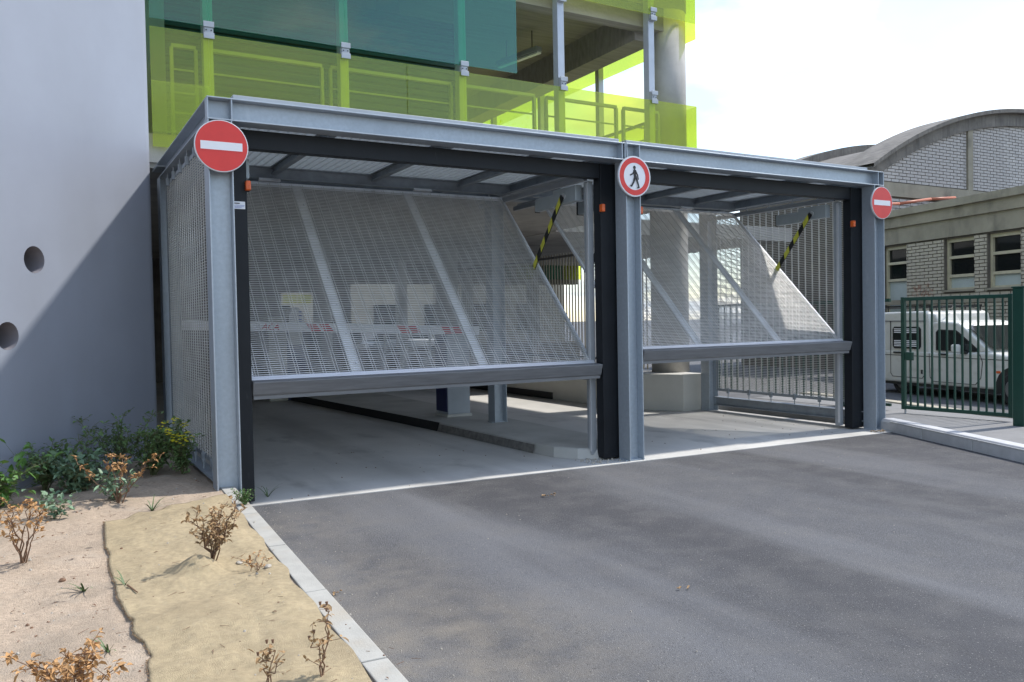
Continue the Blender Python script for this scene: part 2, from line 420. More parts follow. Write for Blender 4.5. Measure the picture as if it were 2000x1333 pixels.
sl_ = [(8.62, -.31), (8.62, 30), (-3, 30), (-3, 3.3), (.1, 3.3), (.1, .06), (.22, .045), (4.3, -.145), (8.3, -.315)]
n = len(sl_)
d = MB().add([(x, y, 0) for x, y in sl_] + [(x, y, -.09) for x, y in sl_], [tuple(range(n))] + [(i, (i + 1) % n, n + (i + 1) % n, n + i) for i in range(n)])
slab = struct(d.build('concrete_floor', 'floor'))
# raised island between the lanes
isl = [(3.72, .62), (3.86, .34), (4.05, .22), (4.62, .2), (4.72, .5), (4.75, 3.6), (4.9, 16), (3.1, 16), (3.2, 9.5), (3.55, 4.6), (3.62, 3.3), (3.68, 1.2)]
mi = MB(); n = len(isl)
cx_, cy_ = 4.2, 4
low = [(x, y, .002) for x, y in isl]; top = [(x + (.03 if x < 4.2 else -.03), y + (.04 if y < 1 else 0), .12) for x, y in isl]
mi.add(low + top, [tuple(range(n, 2 * n))] + [(i, (i + 1) % n, n + (i + 1) % n, n + i) for i in range(n)])
ir = struct(mi.build('kerb_island', 'island', bevel=.02))
mk = MB()
for a_, b_ in (((3.685, 1.0), (3.605, 3.5)),):
    mk.add([(a_[0] - .012, a_[1], .004), (b_[0] - .012, b_[1], .004), (b_[0] + .012, b_[1], .105), (a_[0] + .012, a_[1], .105)], [(0, 1, 2, 3)])
mk.build('rough_face', 'kerbdark', ir)
mk = MB()
for a_, b_ in (((3.60, 3.5), (3.535, 4.6)), ((3.535, 4.6), (3.185, 9.5)), ((3.185, 9.5), (3.085, 16))):
    mk.add([(a_[0] - .018, a_[1], .004), (b_[0] - .018, b_[1], .004), (b_[0] + .02, b_[1], .126), (a_[0] + .02, a_[1], .126)], [(0, 1, 2, 3)])
mk.build('painted_face', 'blackpaint', ir)
# broken end of the island: crumbs of concrete
crumb = MB()
for i in range(70):
    x, y = random.uniform(3.8, 4.2), random.uniform(-.02, .32)
    s_ = random.uniform(.004, .016)
    crumb.tube((x, y, .001), (x + random.uniform(-.004, .004), y, .001 + s_), s_, s_ * .5, 5)
crumb.build('concrete_crumbs', 'pebble', ir, kind='stuff')

# left kerb: stones with pale joints
kl = MB()
p0, p1 = Vector((kx(-9), -9, .09)), Vector((kx(0), .03, .09))
kl.bar(p0, p1, .098, .20)
kroot = struct(kl.build('kerb', 'mortar'))
y = .03
for L in (1.18, 1.0, 1.0, 1.0, 1.0, 1.0, 1.0, 1.0):
    y1 = y - L
    if y > -8:
        m_ = MB(); m_.bar((kx(y1 + .006), y1 + .006, .10), (kx(y - .006), y - .006, .10), .112, .205 + random.uniform(-.003, .003))
        m_.build('kerb_stone', 'kerb', kroot, bevel=.006)
    y = y1
# right kerb
kdir = Vector((0.435, 1, 0)).normalized(); knrm = Vector((1, -0.435, 0)).normalized()
kr = MB()
a0 = Vector((kerb_r(-.25), -.25, 0)); 
kr.obox(a0 - kdir * 4.2 + knrm * .10 + Vector((0, 0, .03)), kdir * 4.2, knrm * .09, Vector((0, 0, .1)))
krr = struct(kr.build('grey_kerb', 'mortar'))
for i in range(9):
    c0 = a0 - kdir * (i * .95 + .475 - .22) + knrm * .1
    prof = [(-.1, -.08), (.1, -.08), (.1, .15), (-.06, .15), (-.09, .11)]
    m_ = MB(); m_.prism(prof, c0 - kdir * .469, knrm, (0, 0, 1), kdir * .938)
    m_.build('kerb_stone', 'kerb_grey', krr, bevel=.008)
# pavement behind the right kerb
pv = [(kerb_r(-9) + .2, -9), (kerb_r(-.25) + .2, -.25), (8.72, .1), (8.72, 3.2), (10.75, 3.2), (10.55, 1.2), (10.0, -.6), (9.9, -3), (9.9, -9)]
n = len(pv)
pm = MB().add([(x, y, .135) for x, y in pv] + [(x, y, -.08) for x, y in pv], [tuple(range(n))] + [(i, (i + 1) % n, n + (i + 1) % n, n + i) for i in range(n)])
struct(pm.build('pavement', 'pavement'))
# tan kerb on the street side of the pavement
tk = MB()
for (xa, ya), (xb, yb) in (((10.85, 3.2), (10.65, 1.2)), ((10.65, 1.2), (10.1, -.6)), ((10.1, -.6), (10.0, -4))):
    tk.bar((xa, ya, .04), (xb, yb, .04), .2, .24)
struct(tk.build('tan_kerb', 'kerb_tan', bevel=.015))

# ------------------------------------------------------------------ grey rendered wall with round holes
WP = Vector((-.5, 2.0, 0)); WD = Vector((.66, .75, 0)).normalized(); WN = Vector((WD.y, -WD.x, 0))
wall = thing('rendered_wall', 'smooth light grey rendered wall with two round holes at far left', 'wall', (-1.5, 1.4, 0))
holes = [(-1.334, 2.19), (-1.655, 1.53)]; hr = .117
wm = MB()
s_end = .26
def W(s, z, dep=0): return WP + WD * s + Vector((0, 0, z)) - WN * dep
cells = [(h[0] - .16, h[0] + .16, h[1] - .16, h[1] + .16, h) for h in holes]
for (z0, z1, sc) in ((0, 1.37, [-9, s_end]), (1.37, 1.69, [-9, cells[1][0], cells[1][1], s_end]), (1.69, 2.03, [-9, s_end]), (2.03, 2.35, [-9, cells[0][0], cells[0][1], s_end]), (2.35, 10, [-9, s_end])):
    for i in range(len(sc) - 1):
        if len(sc) == 4 and i == 1: continue
        wm.add([W(sc[i], z0), W(sc[i + 1], z0), W(sc[i + 1], z1), W(sc[i], z1)], [(0, 1, 2, 3)])
for (s0, s1, z0, z1, (hs, hz)) in cells:
    N = 48; ring = []; sq = []
    for i in range(N):
        t = 2 * math.pi * (i + .5) / N
        c, sn = math.cos(t), math.sin(t)
        ring.append(W(hs + hr * c, hz + hr * sn))
        k = 1 / max(abs(c), abs(sn)); 
        sq.append(W((s0 + s1) / 2 + c * k * (s1 - s0) / 2, (z0 + z1) / 2 + sn * k * (z1 - z0) / 2))
    cor = [W(s1, z1), W(s0, z1), W(s0, z0), W(s1, z0)]
    wm.add(ring + sq, [(i, (i + 1) % N, N + (i + 1) % N, N + i) for i in range(N) if i not in (5, 17, 29, 41)])
    b0 = len(wm.v) - 2 * N
    for ci, i in zip((0, 1, 2, 3), (5, 17, 29, 41)):
        wm.v.append(cor[ci]); wm.f.append((b0 + i, b0 + i + 1, b0 + N + i + 1, len(wm.v) - 1, b0 + N + i))
# rounded end
rr = .2
cen = W(s_end, 0) - WN * rr
a_0 = math.atan2(WN.y, WN.x)
prev = None; A = []
for i in range(15):
    t = a_0 + (0 - a_0) * i / 14
    A.append(cen + Vector((math.cos(t), math.sin(t), 0)) * rr)
A.append(A[-1] + Vector((0, 5, 0)))
for i in range(len(A) - 1):
    wm.add([A[i], A[i + 1], A[i + 1] + Vector((0, 0, 10)), A[i] + Vector((0, 0, 10))], [(0, 1, 2, 3)])
wo_ = wm.build('wall_face', 'render', wall)
bmw = bmesh.new(); bmw.from_mesh(wo_.data); bmesh.ops.remove_doubles(bmw, verts=bmw.verts[:], dist=.0005); bmesh.ops.recalc_face_normals(bmw, faces=bmw.faces[:]); bmw.to_mesh(wo_.data); bmw.free()
for p in wo_.data.polygons: p.use_smooth = abs(p.normal.dot(WN)) < .999
for hs, hz in holes:
    hm = MB(); N = 48
    rg = [W(hs + (hr + .0005) * math.cos(2 * math.pi * i / N), hz + (hr + .0005) * math.sin(2 * math.pi * i / N), -.001) for i in range(N)]
    bk = [W(hs + hr * math.cos(2 * math.pi * i / N), hz + hr * math.sin(2 * math.pi * i / N), .32) for i in range(N)]
    hm.add(rg + bk, [(i, (i + 1) % N, N + (i + 1) % N, N + i) for i in range(N)] + [tuple(range(N, 2 * N))])
    hm.build('round_hole', 'hole', wall, smooth=False)

# ------------------------------------------------------------------ planter soil and burlap
def hgt(x, y):
    v = Vector((x, y, 0))
    h = .195 + .035 * noise.noise(v * 1.3) + .024 * noise.noise(v * 3.7 + Vector((5, 2, 1))) + .012 * noise.noise(v * 8.5) + .004 * noise.noise(v * 23)
    h += .05 * max(0, min(1, (y + .8) / 1.0)) * (noise.noise(v * 2.1 + Vector((3, 8, 0))) * .6 + .35) * min(1, max(0, -x - .05) / .2)
    ke = min(1, max(0, (kx(y) - .05 - x) / .15))
    return h * ke + .19 * (1 - ke)
def burl(x, y):
    h = hgt(x, y) + .016 + .014 * noise.noise(Vector((x * 3.2, y * 2.6, 4))) + .004 * noise.noise(Vector((x * 12, y * 9, 4)))
    dx, dy = x + .63, y + 2.47
    h += .085 * math.exp(-(dx * dx / .012 + dy * dy / .010))
    h += .05 * math.exp(-((x + .35) ** 2 / .03 + (y + .95) ** 2 / .02))
    ke = min(1, max(0, (kx(y) - .052 - x) / .10))
    return h * ke + .204 * (1 - ke)
so_ = MB(); NX, NY = 110, 190
for j in range(NY + 1):
    y = -8 + 11.5 * j / NY
    xr = kx(y) - .05 if y < .1 else -.02
    for i in range(NX + 1):
        t = i / NX
        x = -5 * (1 - t) ** 1.3 + xr
        so_.v.append(Vector((x, y, hgt(x, y))))
for j in range(NY):
    for i in range(NX):
        k = j * (NX + 1) + i
        so_.f.append((k, k + 1, k + NX + 2, k + NX + 1))
struct(so_.build('planter_soil', 'soil', smooth=True))

mat_l = [(-.80, -.82), (-1.8, -1.02), (-2.0, -1.045), (-2.8, -1.055), (-3.45, -1.075), (-3.9, -1.05), (-6, -1.1)]
def mat_left(y):
    pts = [(-.82, -1.0), (-1.3, -1.03), (-1.98, -1.05), (-2.81, -1.06), (-3.1, -1.02), (-3.3, -1.05), (-3.6, -1.0), (-3.87, -1.04), (-6, -1.1)]
    for (ya, xa), (yb, xb) in zip(pts, pts[1:]):
        if yb <= y <= ya: return xa + (xb - xa) * (y - ya) / (yb - ya) + .016 * noise.noise(Vector((y * 3.1, 1, 5))) + .006 * noise.noise(Vector((y * 14, 2, 5)))
    return -1.0
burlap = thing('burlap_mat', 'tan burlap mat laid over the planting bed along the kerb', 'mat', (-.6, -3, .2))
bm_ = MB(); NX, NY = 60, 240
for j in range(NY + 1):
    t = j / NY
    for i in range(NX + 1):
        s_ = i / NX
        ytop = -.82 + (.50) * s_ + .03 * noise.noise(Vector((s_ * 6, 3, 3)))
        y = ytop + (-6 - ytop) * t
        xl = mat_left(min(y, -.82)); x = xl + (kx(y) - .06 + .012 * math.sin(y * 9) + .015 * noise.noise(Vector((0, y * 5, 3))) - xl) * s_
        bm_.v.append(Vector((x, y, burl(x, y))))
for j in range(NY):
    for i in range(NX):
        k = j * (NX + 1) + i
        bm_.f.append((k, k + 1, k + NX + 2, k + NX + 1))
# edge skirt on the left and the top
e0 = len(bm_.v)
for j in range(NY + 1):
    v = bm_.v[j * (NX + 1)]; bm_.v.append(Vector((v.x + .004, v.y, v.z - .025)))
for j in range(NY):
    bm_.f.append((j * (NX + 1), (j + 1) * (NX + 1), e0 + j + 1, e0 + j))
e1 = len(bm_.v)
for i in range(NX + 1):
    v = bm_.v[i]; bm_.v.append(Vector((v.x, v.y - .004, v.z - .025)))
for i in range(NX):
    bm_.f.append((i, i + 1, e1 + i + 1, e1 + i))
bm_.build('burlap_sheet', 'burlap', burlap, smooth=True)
hm = MB()
for j in range(NY):
    for q in range(2):
        v = bm_.v[j * (NX + 1)]; w = bm_.v[(j + 1) * (NX + 1)]
        a_ = v.lerp(w, random.random()); b_ = v.lerp(w, random.random())
        hm.tube(a_ + Vector((-.003, 0, random.uniform(-.006, .003))), b_ + Vector((random.uniform(-.014, .001), random.uniform(-.01, .01), random.uniform(-.008, .004))), .0014, .0010, 4, False)
hm.build('frayed_edge', 'hem', burlap, kind='stuff')

# ------------------------------------------------------------------ steel canopy
WX = [0.0, 4.36, 8.55]; D = 3.1; H = 3.5
can = thing('entrance_canopy', 'galvanised steel canopy framing the two garage entrances', 'canopy', (4.3, 0, 0))
for X in WX:
    for Y in (0, D):
        xx = X if not (X > 8 and Y > 1) else 8.45
        zb = .12 if (X > 4 and X < 5 and Y > 1) else 0.0
        c = MB().hbeam((xx, Y, zb), (xx, Y, H - .19), (1, 0, 0), .2, .2)
        co = c.build('column', 'galv', can, bevel=.002, seg=1)
        MB().box(xx - .13, xx + .13, Y - .07, Y + .07, zb, zb + .012).build('base_plate', 'galv', co)
def stiff(mb, x, ys=(-.098, .098)):
    mb.box(x - .005, x + .005, ys[0], -.0045, H - .178, H - .012)
for xa, xb in ((-.1, 4.262), (4.275, 8.65)):
    bo = MB().hbeam((xa, 0, H - .095), (xb, 0, H - .095), (0, 0, 1)).build('front_beam', 'galv', can, bevel=.002, seg=1)
    xs = [xa + .006, xa + .20] if xa < 1 else [xa + .006, xa + .18]
    xs += [xb - .006, xb - .045] if xa < 1 else [xb - .006, xb - .115]
    for x in xs:
        m_ = MB(); stiff(m_, x); m_.build('stiffener', 'galv', bo)
    mw = MB()
    for x in xs[1:-1]:
        for i in range(26):
            zz = H - .178 + .166 * i / 26
            mw.box(x - .011 - random.random() * .003, x - .005, -.012, -.0045, zz, zz + .007)
    mw.build('weld_bead', 'galv', bo, kind='stuff')
for xa in (-.0, 8.55):
    MB().hbeam((xa, .1, H - .096), (xa, D + .1, H - .096), (0, 0, 1)).build('side_beam', 'galv', can, bevel=.002, seg=1)
MB().hbeam((4.36, .1, H - .096), (4.36, D + .1, H - .096), (0, 0, 1), .16, .17).build('middle_beam', 'galv_dull', can)
for xa, xb in ((.1, 4.27), (4.45, 8.45)):
    MB().hbeam((xa, D, H - .1), (xb, D, H - .1), (0, 0, 1), .16, .17).build('rear_beam', 'galv_dull', can)
    MB().hbeam((xa + .01, 2.46, H - .15), (xb - .01, 2.46, H - .15), (0, 0, 1), .1, .14).build('cross_beam', 'galv_dull', can)
for x in (1.08, 2.30, 3.5, 5.5, 6.6, 7.6):
    MB().hbeam((x, .1, H - .115), (x, D - .08, H - .115), (0, 0, 1), .075, .09, .008, .006).build('purlin', 'galv_dull', can)
# corrugated roof sheets, a little gap at the cross beam lets light through
for xa, xb in ((.02, 4.3), (4.42, 8.53)):
    nr = int((xb - xa) / .09); prof = []
    for i in range(nr):
        x = xa + (xb - xa) * i / nr; w = (xb - xa) / nr
        prof += [(x, 0), (x + w * .35, 0), (x + w * .5, .035), (x + w * .85, .035)]
    prof.append((xb, 0))
    for ya, yb in ((.06, 2.2), (2.2, D + .44)):
        m_ = MB(); k = len(prof)
        m_.add([(x, ya, H - .068 + z) for x, z in prof] + [(x, yb, H - .068 + z) for x, z in prof], [(i, i + 1, k + i + 1, k + i) for i in range(k - 1)])
        m_.build('roof_sheet', 'deck', can)
for xa, xb in ((.12, 4.2), (4.30, 8.36)):
    MB().box(xa, xb, -.06, .10, H + .001, H + .042).build('roof_flashing', 'alu_grey', can, bevel=.004)

B(-.1, 8.65, D + .11, 3.62, H - .03, H - .005).build('sun_gap_cover', 'galv_dull', can)  # added strip, blocks sunlight slipping between the roof sheets at the rear

def wires(O, uu, vv, w, h, pitch=.026, vp=.125, th=.0070, mat_='wire', parent=None, name='wire_mesh'):
    O, uu, vv = Vector(O), Vector(uu).normalized(), Vector(vv).normalized(); nn = uu.cross(vv)
    m_ = MB()
    k = int(h / pitch)
    for i in range(k):
        c = O + uu * w / 2 + vv * (i + .5) * pitch
        m_.obox(c, uu * w / 2, vv * th / 2, nn * th * .35)
    k = int(w / vp)
    for i in range(k + 1):
        x0 = (w - k * vp) / 2 + i * vp
        for q in (-.011, .011):
            if 0 < x0 + q < w:
                m_.obox(O + uu * (x0 + q) + vv * h / 2 + nn * .005 * (1 if q > 0 else -1), uu * .0026, vv * h / 2, nn * .0026)
    return m_.build(name, mat_, parent, kind='stuff')

for X, nm, sgn in ((-.03, 'left', -1), (8.50, 'right', 1)):
    z0, z1 = .36, 3.22
    pr_ = MB().ring((.12, z0 - .02), (D - .12, z1 + .02), .04, lambda q: (X - .006, q[0], q[1]), (.012, 0, 0))
    pan = pr_.build('mesh_panel', 'galv_dull', can)
    wires((X, .11, z0), (0, 1, 0), (0, 0, 1), D - .22, z1 - z0, parent=pan)
    MB().hbeam((X + .0, .11, .17), (X + .0, D - .11, .17), (0, 0, 1), .12, .14).build('bottom_beam', 'galv_dull', can)
    for i in range(6):
        y = .4 + i * .46
        for zz in (z0, z1):
            q = MB().box(X - .018 - .02, X - .007, y - .02, y + .02, zz - .05, zz + .035).tube((X - .02, y, zz - .16 if zz < 1 else zz + .03), (X - .02, y, zz - .05 if zz < 1 else zz + .1), .008, None, 6)
            q.build('bracket', 'galv_dull', pan)

# ------------------------------------------------------------------ overhead gates
def gate(x0, x1, zb, label, group):
    """x0..x1 = leaf; posts outside"""
    gt = thing('garage_gate', label, 'garage gate', ((x0 + x1) / 2, 0, 0), group)
    left = x0 < 1
    lp = (x0 - .14, x0 - .005) if left else (4.48, x0 - .03)
    rp_ = (x1 + .04, 4.34) if left else (x1 + .05, 8.52)
    for a_, b_ in (lp, rp_):
        MB().box(a_, b_, .12, .25, .02, 3.30).build('frame_post', 'anthracite', gt, bevel=.004)
    MB().box(lp[1] + .001, rp_[0] - .001, -.0 + .13, .24, 3.135, 3.30).build('frame_header', 'anthracite', gt, bevel=.004)
    # vertical guides and overhead tracks
    for xa, xb, sd in ((x0 - .075, x0 - .008, 1), (x1 - .03, x1 + .038, -1)):
        gd = MB().box(xa, xb, .26, .34, .05, 3.12)
        gd.build('guide_channel', 'alu_grey', gt, bevel=.003)
        xe = xa - .007 if sd < 0 else xb + .001
        if sd < 0: MB().box(xe, xe + .006, .255, .29, .09, 3.1).build('guide_lip', 'alu', gt)
        xm = (xa + xb) / 2
        MB().box(xm - .025, xm + .025, .35, 2.9, 3.14, 3.20).build('overhead_track', 'alu_grey', gt, bevel=.004)
        MB().tube((xm - sd * -.05, .35, 3.23), (xm - sd * -.05, 2.9, 3.23), .012, None, 8).build('conduit', 'alu_grey', gt, smooth=True)
        # motor and striped lever arm
        inner = -.09 if sd < 0 else .13
        mo = MB().box(min(xm, xm + inner) , max(xm, xm + inner), .42, .90, 2.92, 3.10).build('motor', 'steelgrey', gt, bevel=.008)
        MB().box(min(xm, xm + inner * .9), max(xm, xm + inner * .9), .902, 1.32, 2.90, 3.055).build('motor_cover', 'steelgrey', mo, bevel=.01)
        MB().box(min(xm, xm + inner * .7), max(xm, xm + inner * .7), 1.321, 1.345, 2.895, 3.06).build('end_cap', 'rubber', mo)
        xo = xm + inner * 1.25
        P0, P1 = Vector((xo, .66, 3.0)), Vector((xo, 1.33, 2.20))
        MB().tube((xo - .05 * (1 if inner > 0 else -1), .66, 3.0), (xo + .012, .66, 3.0), .035, None, 12).build('pivot', 'alu', mo)
        ar = MB().bar(P0, P1, .012, .066, (0, 0, 1)).build('lever_arm', 'black', gt)
        dd = (P1 - P0); L = dd.length; dn = dd / L; up = Vector((1, 0, 0)).cross(dn)
        for k in range(4):
            s0 = .03 + k * .27
            ym = MB()
            for fx in (-.0066, .0066):
                ym.add([P0 + dn * (s0) + up * .0335 + Vector((fx, 0, 0)), P0 + dn * (s0 + .14) + up * .0335 + Vector((fx, 0, 0)), P0 + dn * (s0 + .20) - up * .0335 + Vector((fx, 0, 0)), P0 + dn * (s0 + .06) - up * .0335 + Vector((fx, 0, 0))], [(0, 1, 2, 3)])
            ym.build('stripe', 'yellow', ar)
    # warning lamps
    for xl in (lp[1] - .02, rp_[0] - .02):
        lm = MB().box(xl, xl + .045, .06, .119, 2.76, 2.845).build('warning_lamp', 'orange', gt, bevel=.01)
        MB().box(xl + .002, xl + .043, .1195, .135, 2.752, 2.765).build('lamp_base', 'rubber', lm)
    # the leaf, tilted: bottom edge at the front, top edge back under the roof
    Bv = Vector((0, 0.13, zb + .02)); T = Vector((0, 2.25, 3.21)); v = (T - Bv).normalized(); nn = Vector((0, -v.z, v.y)); L = (T - Bv).length
    X = Vector((1, 0, 0))
    def pt(x, s, o=0): return Vector((x, 0, 0)) + Bv + v * s + nn * o
    lf = MB().ring((x0 + .002, .1), (x1 - .002, L + .005), .044, lambda q: pt(q[0], q[1], -.034), nn * .032)
    leaf = lf.build('gate_leaf', 'alu_bright', gt, bevel=.003)
    MB().obox(pt((x0 + x1) / 2, .155, -.014), X * ((x1 - x0) / 2), v * .030, nn * .036).build('lower_rail', 'alu', leaf, bevel=.006)
    MB().obox(pt((x0 + x1) / 2, .165, .02), X * ((x1 - x0) / 2 - .003), v * .012, nn * .005).build('lower_rail_lip', 'alu', leaf)
    prof = [(-.01, .0), (.06, -.04), (.15, .05), (.10, .13), (.02, .125), (-.045, .118)]
    MB().prism(prof, (x0, .13, zb + .005), (0, 1, 0), (0, 0, 1), (x1 + .02 - x0, 0, 0)).build('bottom_bar', 'bar_grey', leaf, bevel=.01)
    MB().box(x0 + .01, x1 + .01, .135, .165, zb - .035, zb + .0).build('bottom_seal', 'bar_grey', leaf)
    xb = (x0 + 1.02, x0 + 2.40)
    for x in xb:
        br = MB().obox(pt(x, L / 2 + .08, -.022), X * .055, v * (L / 2 - .13), nn * .012).build('stile', 'alu_bright', leaf, bevel=.003)
        bl = MB()
        for k in range(7):
            c = pt(x + .012, .3 + k * .4, .0)
            bl.tube(c, c + nn * .012, .011, .008, 8)
        bl.build('bolts', 'alu', br, kind='stuff')
    wires(pt(x0 + .03, .17, .004), X, v, x1 - x0 - .06, L - .2, th=.0080, parent=leaf)
    for x in (x0 + .72, x0 + 2.62):
        MB().obox(pt(x, L + .02, .022), X * .12, v * .02, nn * .006).obox(pt(x, L + .035, .0), X * .12, v * .006, nn * .025).build('hinge_plate', 'alu', leaf, bevel=.002)
    return gt
g1 = gate(.26, 4.03, .955, 'left tilted overhead mesh gate, the wider nearer one of the pair', 'tilted mesh gates')
g2 = gate(4.63, 8.20, 1.085, 'right tilted overhead mesh gate between the pedestrian sign and far post', 'tilted mesh gates')
lb = B(.126, .236, .1175, .1195, 2.60, 2.665).build('label_plate', 'white', g1)
for i, (w_, z_) in enumerate(((.045, 2.645), (.085, 2.630), (.08, 2.619), (.06, 2.610))):
    B(.145, .145 + w_, .1163, .1173, z_, z_ + (.008 if i == 0 else .003)).build('print_line', 'black' if i == 0 else 'blue', lb)

# ------------------------------------------------------------------ road signs
AX, AZ, AY = Vector((1, 0, 0)), Vector((0, 0, 1)), Vector((0, -1, 0))
def disc(r_, n, o, t, m, parent, name, bevel=0):
    return MB().prism(circle(r_, n), o, AX, AZ, AY * t).build(name, m, parent, bevel=bevel)
def no_entry(x, z, label, y=-.125, rz=0):
    s_ = thing('road_sign', label, 'road sign', (x, y, z), 'no entry signs', rz)
    ORG[s_] = Vector((x, y, z))
    disc(.217, 64, (x, y, z), .024, 'rim', s_, 'sign_plate', .003)
    disc(.209, 64, (x, y - .0242, z), .0012, 'red', s_, 'red_face')
    B(x - .168, x + .168, y - .0268, y - .0256, z - .034, z + .034).build('white_bar', 'white', s_)
    B(x - .11, x + .11, y + .001, y + .024, z - .1, z - .07).build('bracket', 'alu_grey', s_)
    B(x - .11, x + .11, y + .001, y + .024, z + .07, z + .1).build('bracket', 'alu_grey', s_)
    return s_
no_entry(0.0, 3.08, 'round red no entry sign with white bar on the left post')
no_entry(8.54, 3.07, 'round red no entry sign with white bar on the far right post')
x, y, z = 4.34, -.125, 3.13
s_ = thing('road_sign', 'round white no pedestrians sign with red ring and walking figure', 'road sign', (x, y, z))
disc(.222, 64, (x, y, z), .024, 'rim', s_, 'sign_plate', .003)
disc(.214, 64, (x, y - .0242, z), .0010, 'white', s_, 'white_face')
rg = MB(); N = 64
o_, i_ = circle(.206, N), circle(.148, N)
for k in range(N):
    k2 = (k + 1) % N
    rg.add([(x + p[0], y - .0262, z + p[1]) for p in (o_[k], o_[k2], i_[k2], i_[k])], [(0, 1, 2, 3)])
rg.build('red_ring', 'red', s_)
pic = MB()
def cap(a_, b_, wa, wb):
    a_, b_ = Vector((a_[0], a_[1], 0)), Vector((b_[0], b_[1], 0)); d_ = (b_ - a_).normalized(); p_ = Vector((-d_.y, d_.x, 0)); poly = []
    t0 = math.atan2(p_.y, p_.x)
    for k in range(9): poly.append((a_.x + wa * math.cos(t0 + math.pi * k / 8), a_.y + wa * math.sin(t0 + math.pi * k / 8)))
    for k in range(9): poly.append((b_.x + wb * math.cos(t0 + math.pi + math.pi * k / 8), b_.y + wb * math.sin(t0 + math.pi + math.pi * k / 8)))
    pic.prism(poly, (x, y - .0262 - .00005 * len(pic.f), z), AX, AZ, AY * .0008)
for q in (((-.003, .098), (-.003, .096), .019, .019), ((-.002, .06), (.004, -.005), .019, .016), ((-.006, .062), (-.028, .028), .009, .008), ((-.028, .028), (-.062, .012), .008, .007),
          ((.01, .06), (.036, .015), .01, .008), ((.036, .015), (.045, -.028), .008, .007), ((.0, -.005), (-.02, -.062), .014, .011), ((-.02, -.062), (-.05, -.108), .011, .009), ((-.05, -.108), (-.062, -.102), .008, .007),
          ((.008, -.005), (.030, -.06), .014, .011), ((.030, -.06), (.05, -.118), .011, .009), ((.05, -.118), (.030, -.122), .008, .007)):
    cap(*q)
pic.build('walking_figure', 'black', s_)
B(x - .11, x + .11, y + .001, y + .024, z - .1, z - .07).build('bracket', 'alu_grey', s_)

# ------------------------------------------------------------------ parking building
FY = 3.5
pb = thing('parking_building', 'parking garage with yellow and green glass facade above the canopy', 'building', (4, 8, 0))
B(-.35, 8.55, FY + .12, 22, 3.52, 3.88).build('floor_slab', 'concrete', pb)
B(-.32, 8.5, FY + .05, FY + .119, 3.58, 3.93).build('slab_edge_beam', 'concrete', pb)
B(-.35, 8.62, FY + .25, 22, 6.88, 7.12).build('ceiling_slab', 'ceiling', pb)
B(7.68, 8.12, FY + .5, 22, 6.36, 6.879).build('ceiling_beam', 'ceiling', pb)
B(-.3, 8.5, FY + .26, FY + .5, 6.5, 6.878).build('front_lintel', 'ceiling', pb)
B(3.4, 3.8, FY + 1.6, 22, 6.36, 6.879).build('ceiling_beam', 'ceiling', pb)
B(.2, 8.4, 12.0, 12.4, 6.36, 6.35 + .52).build('ceiling_beam', 'ceiling', pb)
# corner columns, round
for cx, cy, z0, z1, r_ in ((8.36, 3.98, .62, 3.52, .33), (8.36, 3.98, 3.881, 6.88, .33), (8.3, 13, 0.0, 3.52, .3), (8.3, 13, 3.881, 6.88, .3), (.35, 12, 0, 3.52, .3), (4.6, 12.2, .12, 3.52, .22)):
    MB().tube((cx, cy, z0), (cx, cy, z1), r_, None, 40).build('round_column', 'concrete', pb, smooth=False)
for o in [o for o in pb.children if o.name.startswith('round_column')]:
    for p in o.data.polygons: p.use_smooth = len(p.vertices) == 4
MB().prism([(7.55, 3.95), (7.98, 3.22), (8.44, 3.22), (8.44, 4.4), (7.55, 4.4)], (0, 0, 0), (1, 0, 0), (0, 1, 0), (0, 0, .62)).build('column_plinth', 'farwall', pb, bevel=.01)
B(7.42, 7.56, 4.41, 14, 0, .62).build('low_wall', 'farwall', pb, bevel=.008)
B(7.39, 7.419, 6.4, 13.9, .01, .14).build('rubber_bumper', 'rubber', pb)
MB().hbeam((7.46, 4.0, .50), (7.46, 6.6, .50), (0, 0, 1), .1, .1).build('rail_channel', 'galv_dull', pb)
# ground storey: side wall on the left, far wall with openings
B(-.6, -.34, 3.9, 20, 0, 3.52).build('side_wall', 'concrete', pb)
fw = MB()
fw.box(-.6, 5.1, 18, 18.3, 0, 3.52).box(5.1, 6.4, 18, 18.3, 2.55, 3.52).box(5.1, 6.4, 18, 18.3, 0, 1.0).box(6.4, 7.3, 18, 18.3, 0, 3.52)
fw.box(7.3, 16, 18, 18.3, 2.85, 3.52).box(7.3, 16, 18, 18.3, 0, .75)
fw.build('far_wall', 'roofgrey', pb)
for x in (8.8, 11.2, 13.8):
    B(x, x + .3, 17.7, 17.98, 0, 3.52).build('pier', 'farwall', pb)
B(8.6, 16, 8, 22, 3.52, 3.88).build('side_slab', 'concrete', pb)
for i, x in enumerate((5.15, 5.6, 6.05)):
    B(x, x + .4, 17.93, 17.95, 2.2, 2.5).build('glass_panel', 'g_yellow', pb)
for i, x in enumerate((12.2, 13.1, 14.3, 15.1)):
    B(x, x + .7, 17.5, 17.52, 3.0 , 3.5).build('glass_panel', 'g_green' if i % 2 == 0 else 'g_yellow', pb)
# interior fluorescent fitting
lt = MB().bar((6.45, 6.6, 6.5), (6.68, 5.5, 6.5), .14, .09).build('lamp_fitting', 'alu_grey', pb, bevel=.01)
MB().bar((6.45, 6.6, 6.43), (6.68, 5.5, 6.43), .09, .03).build('lamp_tube', 'white', lt)
for yy in (5.7, 6.4):
    MB().tube((6.47 + (6.6 - yy) * .2, yy, 6.54), (6.47 + (6.6 - yy) * .2, yy, 6.9), .01, None, 6).build('lamp_hanger', 'rubber', lt)
